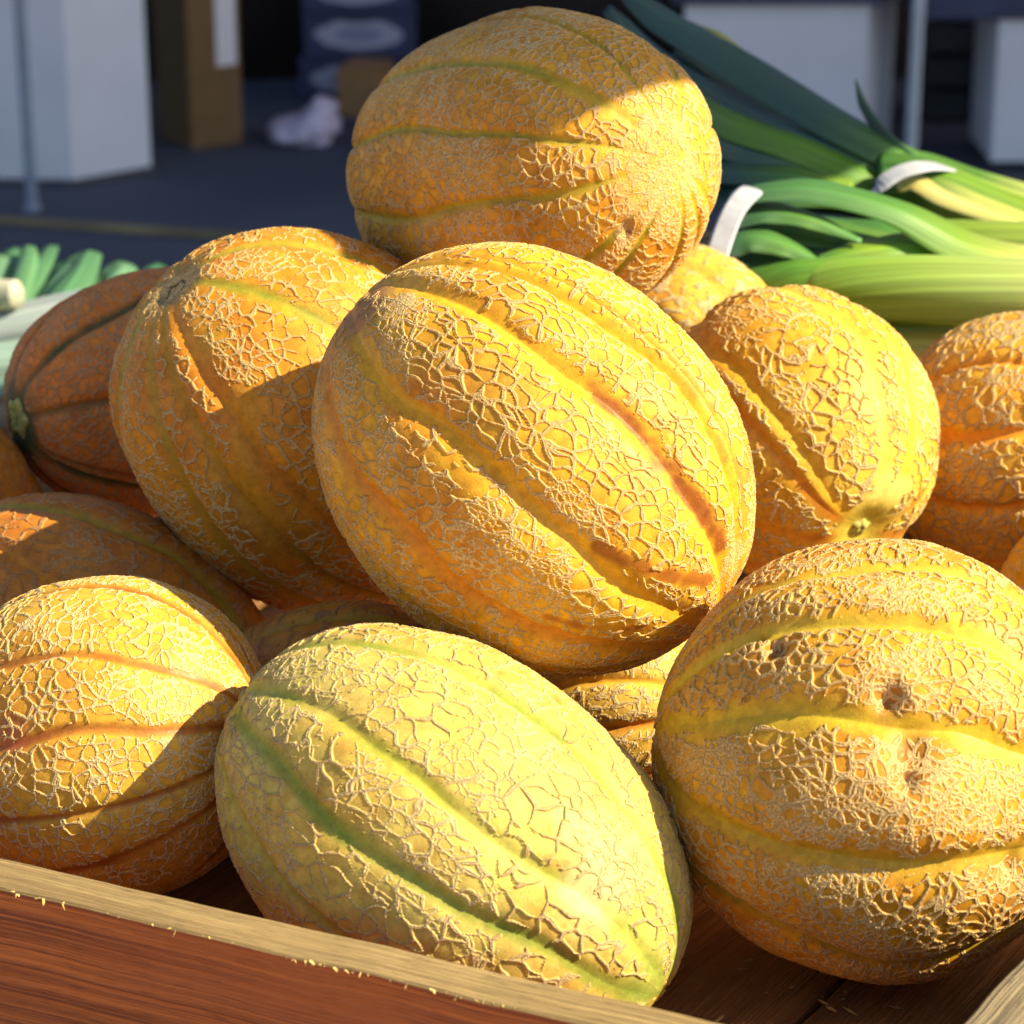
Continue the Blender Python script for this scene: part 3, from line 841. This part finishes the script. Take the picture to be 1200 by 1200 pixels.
leaf(b2, org2, pxs([(845, 270), (930, 275), (1040, 280), (1120, 300)], 1.50, 1.5), [70 * MM, 90 * MM, 80 * MM, 50 * MM], [LD, (0.03, 0.08, 0.03), LG, LY], seed=6)
leaf(b2, org2, pxs([(845, 250), (920, 262), (1000, 275), (1090, 295)], 1.475, 1.485), [50 * MM, 56 * MM, 50 * MM, 40 * MM], [LD, (0.05, 0.14, 0.035), LM, LY], seed=51)
leaf(b2, org2, pxs([(845, 300), (910, 302), (990, 308), (1080, 312)], 1.475, 1.485), [46 * MM, 50 * MM, 46 * MM, 40 * MM], [LD, (0.05, 0.14, 0.035), LM, LY], seed=52)
leaf(b2, org2, pxs([(960, 395), (1030, 378), (1110, 372), (1200, 372)], 1.47, 1.48), [30 * MM, 34 * MM, 34 * MM, 34 * MM], [LG, LY, LP, LP], seed=53)
band(b2, org2, [pt(896, 222, 1.50), pt(880, 224, 1.45), pt(863, 242, 1.437), pt(850, 270, 1.43), pt(838, 310, 1.425), pt(832, 350, 1.45)], 26 * MM, -F * 0.9 + R * -0.2)
# far bundle
org1 = pt(1000, 190, 1.62)
b1 = empty('leek_bundle', org1)
tag(b1, 'far bundle of leeks with long dark blue-green tops rising behind the top melon', 'leeks', 'tied leek bundles on the table')
M1 = 1.6 / FPX
BL = (0.022, 0.060, 0.060); BL2 = (0.030, 0.085, 0.075)
leaf(b1, org1, pxs([(715, -25), (770, 15), (850, 62), (960, 128), (1060, 182), (1120, 212)], 1.60, 1.60), [10 * M1, 46 * M1, 62 * M1, 62 * M1, 52 * M1, 40 * M1], [BL, BL2, BL2, BL2, LM, LY], seed=11, fold=0.35)
leaf(b1, org1, pxs([(712, 8), (760, 60), (850, 118), (960, 165), (1050, 200)], 1.59, 1.60), [16 * M1, 56 * M1, 66 * M1, 54 * M1, 40 * M1], [BL, BL2, BL, BL2, LM], seed=12, fold=0.4)
leaf(b1, org1, pxs([(790, 100), (850, 140), (930, 168), (1020, 205), (1085, 232)], 1.575, 1.60), [40 * M1, 50 * M1, 48 * M1, 34 * M1], [LD, (0.08, 0.2, 0.02), (0.10, 0.24, 0.02), LY], seed=13)
leaf(b1, org1, pxs([(800, 150), (860, 172), (930, 190), (1010, 222), (1080, 245)], 1.57, 1.60), [34 * M1, 44 * M1, 44 * M1, 36 * M1], [LD, BL2, (0.07, 0.2, 0.05), LP], seed=14)
leaf(b1, org1, pxs([(800, 195), (860, 200), (930, 205), (1000, 218)], 1.565, 1.575), [30 * M1, 36 * M1, 36 * M1, 24 * M1], [LD, BL2, LG, LY], seed=15)
leaf(b1, org1, pxs([(780, 130), (860, 180), (960, 210), (1060, 240)], 1.63, 1.63), [80 * M1, 110 * M1, 90 * M1, 60 * M1], [LD, LD, LD, LG], seed=16)
leaf(b1, org1, pxs([(1003, 93), (1014, 122), (1040, 155), (1085, 190)], 1.61, 1.60), [2 * M1, 14 * M1, 20 * M1, 16 * M1], [(0.06, 0.16, 0.05), LD, LD, LM], seed=17, fold=0.8)
leaf(b1, org1, pxs([(800, 30), (845, 46), (888, 76)], 1.65, 1.64), [30 * M1, 26 * M1, 4 * M1], [LM, LP, LP], seed=18)
MG = (0.06, 0.16, 0.03)
leaf(b1, org1, pxs([(800, 70), (860, 118), (940, 160), (1030, 198), (1100, 225)], 1.605, 1.60), [40 * M1, 52 * M1, 46 * M1, 34 * M1], [BL2, BL2, MG, LM], seed=41, fold=0.35)
leaf(b1, org1, pxs([(790, 60), (850, 100), (930, 140), (1040, 185)], 1.625, 1.61), [60 * M1, 70 * M1, 60 * M1, 40 * M1], [BL, BL2, BL2, LM], seed=42, fold=0.3)
leaf(b1, org1, pxs([(800, 125), (870, 160), (950, 182), (1030, 212), (1100, 240)], 1.60, 1.60), [60 * M1, 66 * M1, 56 * M1, 40 * M1], [LD, MG, MG, LY], seed=43)
leaf(b1, org1, pxs([(790, 180), (860, 190), (940, 205), (1020, 232), (1090, 256)], 1.585, 1.59), [56 * M1, 60 * M1, 50 * M1, 40 * M1], [LD, MG, LM, LP], seed=44)
leaf(b1, org1, pxs([(790, 225), (860, 222), (940, 222), (1010, 232)], 1.575, 1.58), [50 * M1, 54 * M1, 46 * M1, 36 * M1], [LD, BL2, MG, LY], seed=45)
for i_, (y0_, y1_, dd, cc) in enumerate([(205, 262, 1.60, LY), (222, 285, 1.585, LP), (200, 248, 1.63, LM), (235, 300, 1.61, LP), (215, 270, 1.66, LY)]):
    shank(b1, org1, pxs([(1030, y0_ - 8), (1080, y0_), (1140, (y0_ + y1_) / 2 - 2), (1220, y1_), (1340, y1_ + 46)], dd, dd - 0.02), [18 * M1, 22 * M1, 24 * M1, 26 * M1, 27 * M1], [LG, LM, cc, LP, LW], seed=20 + i_)
leaf(b1, org1, pxs([(1050, 214), (1075, 212), (1110, 232), (1200, 262), (1260, 282)], 1.565, 1.555), [24 * M1, 30 * M1, 26 * M1, 28 * M1, 30 * M1], [(0.42, 0.40, 0.10), (0.50, 0.42, 0.12), (0.52, 0.46, 0.16), LP, LP], seed=25)
leaf(b1, org1, pxs([(1080, 200), (1120, 210), (1200, 240), (1270, 265)], 1.575, 1.57), [20 * M1, 30 * M1, 34 * M1, 30 * M1], [LM, (0.16, 0.30, 0.03), LY, LP], seed=26)
band(b1, org1, [pt(1006, 246, 1.60), pt(1022, 226, 1.555), pt(1050, 204, 1.55), pt(1085, 195, 1.56), pt(1118, 201, 1.60), pt(1135, 218, 1.67)], 22 * M1, -F * 0.7 + U * 0.7)
# bundle at the left, out of focus
org3 = pt(40, 350, 1.95)
b3 = empty('leek_bundle', org3)
tag(b3, 'blurred bundle of pale leeks lying on the table at the left edge', 'leeks', 'tied leek bundles on the table')
M3 = 1.95 / FPX
PG = (0.12, 0.27, 0.12); PG2 = (0.06, 0.18, 0.08)
rgl = np.random.default_rng(14)
for i_ in range(20):
    x1 = -70 + i_ * 13.5 + rgl.normal(0, 11); y1 = 284 + max(0, x1 - 40) * 0.12 + abs(rgl.normal(0, 13))
    x0 = x1 * 0.75 - 50 + rgl.normal(0, 24); y0 = 430 + rgl.normal(0, 8)
    cc = [PG, PG2, (0.09, 0.22, 0.10), (0.15, 0.30, 0.16), (0.04, 0.12, 0.07)][rgl.integers(5)]
    w_ = 26 + rgl.random() * 28
    leaf(b3, org3, pxs([(x0, y0), (x0 * 0.6 + x1 * 0.4 - 6, (y0 + y1) / 2 + 6), (x0 * 0.2 + x1 * 0.8, y1 + 26 + rgl.normal(0, 4)), (x1 + rgl.normal(0, 8), y1)], 1.87 + rgl.random() * 0.03, 1.99 + rgl.random() * 0.06), [w_ * M3, w_ * 1.1 * M3, w_ * M3, w_ * 0.7 * M3], [(0.3, 0.4, 0.22), cc, cc, cc], seed=30 + i_, n=14, nw=6, fold=0.3)
shank(b3, org3, pxs([(-80, 395), (0, 385), (60, 372), (110, 362)], 1.86, 1.88), [24 * M3] * 4, [(0.34, 0.38, 0.38)] * 4, seed=40)  # white shank, greyed in colour to stand for its shade
shank(b3, org3, pxs([(-90, 345), (-20, 346), (20, 345)], 1.87, 1.85), [17 * M3, 19 * M3, 16 * M3], [(0.60, 0.56, 0.42)] * 3, seed=41)
shank(b3, org3, pxs([(-80, 430), (0, 425), (80, 410)], 1.83, 1.86), [24 * M3] * 3, [(0.26, 0.36, 0.31)] * 3, seed=42)
shank(b3, org3, pxs([(-80, 475), (0, 470), (80, 450)], 1.80, 1.83), [26 * M3] * 3, [(0.22, 0.36, 0.28)] * 3, seed=43)

# produce box under the right-hand leeks
box = empty('produce_box', (0.25, 1.62, Z0 - 0.024))
tag(box, 'low wooden box under the two leek bundles behind the melons', 'crate')
def BX(v): return np.array(v) - np.array([0.25, 1.62, Z0 - 0.024])
zb = Z0 - 0.024
board('front_board', BX((0.02, 1.47, zb)), BX((0.55, 1.47, zb)), (0, 0, 1), (0, -1, 0), 0.09, 0.015, grey_wood, box, 20, 0.0004, 61)
board('back_board', BX((0.02, 1.80, zb)), BX((0.55, 1.80, zb)), (0, 0, 1), (0, 1, 0), 0.09, 0.015, grey_wood, box, 20, 0.0004, 62)
board('side_board', BX((0.02, 1.471, zb)), BX((0.02, 1.799, zb)), (0, 0, 1), (-1, 0, 0), 0.09, 0.015, grey_wood, box, 20, 0.0004, 63)
board('side_board', BX((0.55, 1.471, zb)), BX((0.55, 1.799, zb)), (0, 0, 1), (1, 0, 0), 0.09, 0.015, grey_wood, box, 20, 0.0004, 64)
for i_ in range(3):
    board('lid_board', BX((0.021, 1.473 + i_ * 0.109, zb + 0.076)), BX((0.549, 1.473 + i_ * 0.109, zb + 0.076)), (0, 1, 0), (0, 0, 1), 0.106, 0.012, grey_wood, box, 20, 0.0004, 65 + i_)

# ------------------------------------------------------------------ street behind
asph = NT('asphalt')
ap = asph.obj()
an = asph.noise(ap, 260, 4, 0.7); an2 = asph.noise(ap, 1.3, 4)
asph.bs(Base_Color=asph.mix(asph.ss(an2, 0.35, 0.7), asph.mix(an, (0.036, 0.046, 0.080), (0.064, 0.076, 0.12)), asph.mix(an, (0.054, 0.066, 0.105), (0.09, 0.105, 0.155))), Roughness=0.8)
asph.bump(an, 0.004)
gs = [(-60, -40, 0), (60, -40, 0), (60, 90, 0), (-60, 90, 0)]
tag(link('street', gs, [(0, 1, 2, 3)], asph.m), kind='structure')

pave = NT('warm_bounce_paving')  # paving out of view, added to bounce warm light onto the melons
pp_ = pave.obj()
pave.bs(Base_Color=pave.mix(pave.noise(pp_, 3.0, 4), (0.42, 0.22, 0.10), (0.54, 0.31, 0.15)), Roughness=0.85)
tag(link('bounce_paving', [(-25, -25, 0.004), (25, -25, 0.004), (25, 2.6, 0.004), (-25, 2.6, 0.004)], [(0, 1, 2, 3)], pave.m), kind='structure')

def boxmesh(name, c, s, m, parent=None, rot=0.0, bev=0.004, org=None):
    import bmesh
    bm = bmesh.new()
    bmesh.ops.create_cube(bm, size=1)
    bmesh.ops.scale(bm, vec=s, verts=bm.verts)
    if bev: bmesh.ops.bevel(bm, geom=bm.edges[:], offset=min(bev, min(s) * 0.3), segments=2, affect='EDGES', profile=0.5)
    me = bpy.data.meshes.new(name); bm.to_mesh(me); bm.free()
    me.materials.append(m)
    o = bpy.data.objects.new(name, me); COL.objects.link(o)
    o.location = Vector(c) - (Vector(org) if org is not None else Vector((0, 0, 0)))
    o.rotation_euler = (0, 0, rot)
    if parent: o.parent = parent
    return o

white_panel = plain('white_painted_panel', (0.60, 0.63, 0.71), 0.5, 0.05, 6)
blue_paint = plain('blue_grey_painted_steel', (0.20, 0.25, 0.34), 0.4, 0.12, 20, 0.0)
dark_blue = plain('dark_blue_cloth', (0.035, 0.045, 0.10), 0.8, 0.2, 20)
plinth_m = plain('dark_plinth', (0.05, 0.055, 0.075), 0.7, 0.2, 30)
cardb = plain('brown_cardboard', (0.15, 0.085, 0.032), 0.8, 0.12, 25)
label_m = plain('white_paper_label', (0.62, 0.62, 0.66), 0.6, 0.05, 40)
interior_dark = plain('shaded_interior', (0.022, 0.016, 0.014), 0.85, 0.3, 5)  # near-black, stands for the shade inside the stalls behind
yline = plain('worn_yellow_line', (0.20, 0.17, 0.07), 0.8, 0.4, 8)

# painted line on the street
l0, l1 = on_z(-200, 246, 0), on_z(900, 322, 0)
dv = (l1 - l0) / np.linalg.norm(l1 - l0); dn_ = np.array([-dv[1], dv[0], 0]) * 0.03
tag(link('painted_line', [l0 - dn_ + ZU * 0.004, l1 - dn_ + ZU * 0.004, l1 + dn_ + ZU * 0.004, l0 + dn_ + ZU * 0.004], [(0, 1, 2, 3)], yline), 'thin worn yellow line painted across the street', kind='structure')

# left counter: white clad corner with a plinth
def counter(px_corner, py_corner, px_left, py_left, px_right, py_right, h, label, depth_r=None):
    """two visible faces meeting at a corner on the ground"""
    c = on_z(px_corner, py_corner, 0.10); l = on_z(px_left, py_left, 0.10); r_ = on_z(px_right, py_right, 0.10)
    return c, l, r_
C0 = on_z(86, 212, 0.012); Lp = on_z(-260, 205, 0.012); Rp = on_z(178, 196, 0.012)
def prism(name, base, z0, z1, m, parent, org):
    n = len(base)
    vs_ = [(b[0] - org[0], b[1] - org[1], z0 - org[2]) for b in base] + [(b[0] - org[0], b[1] - org[1], z1 - org[2]) for b in base]
    fs = [tuple(range(n))[::-1], tuple(range(n, 2 * n))] + [(i, (i + 1) % n, n + (i + 1) % n, n + i) for i in range(n)]
    o = link(name, vs_, fs, m, parent)
    md = o.modifiers.new('bevel', 'BEVEL'); md.width = 0.004; md.segments = 2
    return o
orgc = np.array([C0[0], C0[1], 0.0])
st1 = empty('market_counter', orgc)
tag(st1, 'white panelled stall counter with a visible corner at the upper left', 'counter')
B4 = Lp + (Rp - C0)
prism('panel', [Lp, C0, Rp, B4], 0.013, 0.95, white_panel, st1, orgc)
prism('counter_top', [Lp + (-0.03, -0.03, 0), C0 + (0.01, -0.05, 0), Rp + (0.05, 0.0, 0), B4 + (0, 0.04, 0)], 0.952, 0.99, blue_paint, st1, orgc)
pl_ = [Lp + (0, -0.02, 0), C0 + (0.005, -0.02, 0), Rp + (0.02, 0.0, 0), B4]
prism('plinth', pl_, 0.0, 0.012, plinth_m, st1, orgc)

def pole(px, py, h, rad, m, label, name='metal_pole'):
    b = on_z(px, py, 0.0)
    t = empty(name, b)
    tag(t, label, 'pole', 'slim steel poles of the stalls behind')
    n = 20
    for nm_, r0, z0, z1 in (('tube', rad, 0.01, h), ('foot', rad * 1.5, 0.0, 0.012)):
        vs_ = [(r0 * math.cos(2 * math.pi * k_ / n), r0 * math.sin(2 * math.pi * k_ / n), z) for z in (z0, z1) for k_ in range(n)]
        fs = [(k_, (k_ + 1) % n, n + (k_ + 1) % n, n + k_) for k_ in range(n)] + [tuple(range(n))[::-1], tuple(range(n, 2 * n))]
        o = link(nm_, vs_, fs, m, t)
    return t
pole(38, 246, 2.6, 0.013, blue_paint, 'thin blue-grey pole in front of the white counter at upper left')

# cardboard box beside the counter
def carton(label, px0, px1, pyb, h, dep, m, rot=0.0, name='cardboard_box', extra=None):
    a = on_z(px0, pyb, 0.0); b = on_z(px1, pyb, 0.0)
    c = (a + b) / 2; w = np.linalg.norm(b - a)
    cy = c + np.array([0, dep / 2, 0])
    t = empty(name, (cy[0], cy[1], 0)); t.rotation_euler = (0, 0, rot)
    boxmesh('carton', (0, 0, h / 2), (w, dep, h), m, t, bev=0.006)
    for s_ in (-1, 1):
        boxmesh('flap', (0, s_ * (dep / 4), h + 0.003), (w * 0.99, dep / 2 - 0.004, 0.004), m, t, bev=0.001)
    tag(t, label, 'box')
    return t, w, dep, h
t, w, dep, h = carton('tall brown cardboard box with a white label beside the white counter', 196, 266, 174, 0.55, 0.17, cardb, 0.62)
boxmesh('label', (w * 0.22, -dep / 2 - 0.0015, 0.29), (0.055, 0.002, 0.185), label_m, t, bev=0)

# stacked fruit cartons, dark blue with pale oval print
def ovalprint(name):
    t = NT(name)
    g = t.n('ShaderNodeTexCoord').outputs['Generated']
    sp = t.n('ShaderNodeSeparateXYZ'); t.set(sp.inputs[0], g)
    x = t.math('DIVIDE', t.math('SUBTRACT', sp.outputs[0], 0.5), 0.42)
    z = t.math('DIVIDE', t.math('SUBTRACT', sp.outputs[2], 0.52), 0.36)
    r_ = t.math('SQRT', t.math('ADD', t.math('MULTIPLY', x, x), t.math('MULTIPLY', z, z)))
    n = t.noise(t.obj(), 26, 3)
    f = t.ss(t.math('ADD', r_, t.math('MULTIPLY', t.math('SUBTRACT', n, 0.5), 0.25)), 1.0, 0.9)
    inner = t.ss(r_, 0.55, 0.45, 0, 0.55)
    t.bs(Base_Color=t.mix(f, (0.03, 0.035, 0.10), t.mix(inner, (0.34, 0.34, 0.46), (0.10, 0.11, 0.26))), Roughness=0.6)
    return t.m
oval = ovalprint('printed_fruit_carton')
bs_ = on_z(418, 122, 0.0)
zc = 0.0
for i_ in range(5):
    hh_ = 0.118
    t = empty('fruit_carton', (bs_[0] + (i_ % 2) * 0.008, bs_[1] + 0.14, zc)); t.rotation_euler = (0, 0, 0.05 * ((i_ * 7) % 3 - 1))
    boxmesh('carton', (0, 0, hh_ / 2), (0.29, 0.24, hh_ - 0.004), oval, t, bev=0.004)
    boxmesh('hand_slot', (0, -0.121, hh_ * 0.86), (0.07, 0.003, 0.014), plinth_m, t, bev=0)
    boxmesh('lid', (0, 0, hh_ - 0.012), (0.296, 0.246, 0.012), dark_blue, t, bev=0.002)
    pos = ['lowest', 'second from the ground', 'middle', 'fourth from the ground', 'topmost'][i_]
    tag(t, 'dark blue fruit carton with pale oval print, %s in its stack' % pos, 'box', 'stacked fruit cartons behind the melons')
    zc += hh_
# small brown box and the crumpled plastic bag before them
t, w, dep, h = carton('small brown cardboard box behind the crumpled plastic bag', 402, 452, 138, 0.12, 0.16, plain('light_cardboard', (0.28, 0.15, 0.06), 0.8, 0.1, 20), -0.2)
def bag():
    c = on_z(362, 166, 0.0)
    t = plain('thin_white_plastic', (0.55, 0.50, 0.66), 0.4, 0.15, 60)
    n, k_ = 28, 44
    vs_, fs = [], []
    for i in range(n + 1):
        th = i / n * math.pi
        for j in range(k_):
            ph = 2 * math.pi * j / k_
            vs_.append((math.sin(th) * math.cos(ph), math.sin(th) * math.sin(ph), math.cos(th)))
    v = np.array(vs_)
    rr = 0.70 + 0.5 * np.abs(fbm(v, 1.7, 4, 3) - 0.5) * 2 + 0.16 * np.abs(fbm(v, 6, 8, 2) - 0.5)
    v = v * rr[:, None]
    v[:, 2] = np.maximum(v[:, 2], -0.55) + 0.55
    sx = np.where(v[:, 0] < 0, 0.12, 0.085)
    hz = np.interp(v[:, 0], [-1, -0.2, 0.5, 1], [0.035, 0.05, 0.095, 0.10])
    v = np.c_[v[:, 0] * sx, v[:, 1] * 0.09, v[:, 2] * hz]
    for i in range(n):
        for j in range(k_):
            j2 = (j + 1) % k_
            fs.append((i * k_ + j, (i + 1) * k_ + j, (i + 1) * k_ + j2, i * k_ + j2))
    o = link('plastic_bag', v, fs, t, None, True)
    o.location = (c[0], c[1], 0.001)
    tag(o, 'crumpled whitish plastic bag lying on the dark ground left of the top melon', 'bag')
bag()

# right-hand stall: white panels, steel pole, dark blue rail
YR = 6.1
def yz(px, py, y=YR): return on_y(px, py, y)
a = yz(800, 100); b = yz(1014, 100); c2 = yz(1056, 100, 6.1)
org = np.array([a[0], YR, 0.0])
st2 = empty('market_counter', org)
tag(st2, 'white panelled stall counter behind the leeks at the upper right', 'counter')
prism('panel', [np.array([a[0], YR, 0]), np.array([b[0], YR, 0]), np.array([c2[0] + 0.03, YR + 0.35, 0]), np.array([a[0] + 0.05, YR + 0.35, 0])], 0.02, 0.395 + 0.0, white_panel, st2, org)
zt = yz(900, 4)[2]
for ch in st2.children:
    for v in ch.data.vertices:
        if v.co.z > 0.2: v.co.z = zt
prism('counter_top', [np.array([a[0] - 0.03, YR - 0.03, 0]), np.array([b[0] + 0.02, YR - 0.03, 0]), np.array([c2[0] + 0.05, YR + 0.38, 0]), np.array([a[0], YR + 0.38, 0])], zt + 0.001, zt + 0.04, dark_blue, st2, org)
pb = yz(1063, 190)
pp = pole(1063, 250, 2.6, 0.014, plain('galvanised_steel', (0.42, 0.46, 0.52), 0.45, 0.1, 30), 'pale steel pole between the two white counters at the upper right')
pp.location = (pb[0], YR - 0.05, 0)
e0 = yz(1166, 100); e1 = yz(1420, 100)
org = np.array([e0[0], YR, 0.0])
st3 = empty('market_counter', org)
tag(st3, 'white stall panel cut by the right edge of the picture beyond the dark gap', 'counter')
z3 = yz(1180, 22)[2]
prism('panel', [np.array([e0[0], YR, 0]), np.array([e1[0], YR, 0]), np.array([e1[0], YR + 0.3, 0]), np.array([e0[0], YR + 0.3, 0])], 0.02, z3, white_panel, st3, org)
r0_, r1_ = yz(1074, 20), yz(1420, 20)
prism('counter_top', [np.array([r0_[0], YR - 0.02, 0]), np.array([e1[0], YR - 0.02, 0]), np.array([e1[0], YR + 0.33, 0]), np.array([r0_[0], YR + 0.33, 0])], z3 + 0.001, z3 + 0.075, dark_blue, st3, org)
# dark crate standing in the gap
ga = yz(1088, 100, 6.6); gb = yz(1155, 100, 6.6)
gc = empty('plastic_crate', ((ga[0] + gb[0]) / 2, 6.75, 0))
tag(gc, 'dark bluish-green plastic crate standing in the gap between the white panels', 'crate')
gm_ = plain('dark_plastic', (0.02, 0.035, 0.05), 0.4, 0.3, 20)
wg = gb[0] - ga[0]
for i_ in range(4):
    boxmesh('slat', (0, -0.1, 0.045 + i_ * 0.085), (wg, 0.012, 0.07), gm_, gc, bev=0.003)
    boxmesh('slat', (0, 0.1, 0.045 + i_ * 0.085), (wg, 0.012, 0.07), gm_, gc, bev=0.003)
for s_ in (-1, 1):
    boxmesh('side_panel', (s_ * (wg / 2 - 0.006), 0, 0.17), (0.012, 0.188, 0.33), gm_, gc, bev=0.003)
boxmesh('base_panel', (0, 0, 0.012), (wg - 0.03, 0.18, 0.015), gm_, gc, bev=0.002)

# dark backdrop for the shaded stall interior; unseen roof added to shade the stalls
def sheet(name, f, nu, nv, m, thick, label, cat):
    g = [[np.array(f(i / nu, j / nv), float) for i in range(nu + 1)] for j in range(nv + 1)]
    vs_ = [p for r_ in g for p in r_]
    fs = [(j * (nu + 1) + i, j * (nu + 1) + i + 1, (j + 1) * (nu + 1) + i + 1, (j + 1) * (nu + 1) + i) for j in range(nv) for i in range(nu)]
    o = link(name, vs_, fs, m, None, True)
    md = o.modifiers.new('solid', 'SOLIDIFY'); md.thickness = thick
    tag(o, label, cat)
    return o
sheet('shade_backdrop', lambda u, v: (-4 + 8 * u, 7.25 + 0.05 * math.sin(u * 60) * (1 - 0.5 * v), 0.0 + 2.9 * v), 120, 8, interior_dark, 0.004, 'dark sheet standing in for the shaded interior of the stalls across the street', 'shade_backdrop')
canvas = plain('white_shade_canvas', (0.55, 0.55, 0.55), 0.8, 0.08, 4)  # surface of the two added shade sheets
sheet('shade_roof', lambda u, v: (-0.5 + 10 * u, 2.5 + 5.1 * v, 5.0 + 0.5 * math.sin(v * math.pi) + 0.04 * math.sin(u * 30)), 60, 12, canvas, 0.006, 'unseen canopy added high up to shade the stalls across the street', 'shade_sheet')

# ------------------------------------------------------------------ unseen flap, added so that its edge shades the top melon
q1 = np.array(oT.matrix_world @ Vector(hT(590, 192))); q2 = np.array(oT.matrix_world @ Vector(hT(826, 94)))
HA = 0.70
k1_, k2_ = q1 + SUN * ((HA + Z0 - q1[2]) / SUN[2]), q2 + SUN * ((HA + Z0 - q2[2]) / SUN[2])
ed = (k2_ - k1_); ed /= np.linalg.norm(ed)
bk = np.array([-ed[1], ed[0], 0]); bk /= np.linalg.norm(bk)
if bk[1] < 0: bk = -bk
e_a = k1_ - ed * 0.012; e_b = k1_ + ed * 1.3 + bk * 0.07
sheet('shade_sheet', lambda u, v: e_a + (e_b - e_a) * u + bk * 0.31 * v, 30, 6, canvas, 0.004, 'unseen narrow flap added to shade the top melon and the leeks', 'shade_sheet')
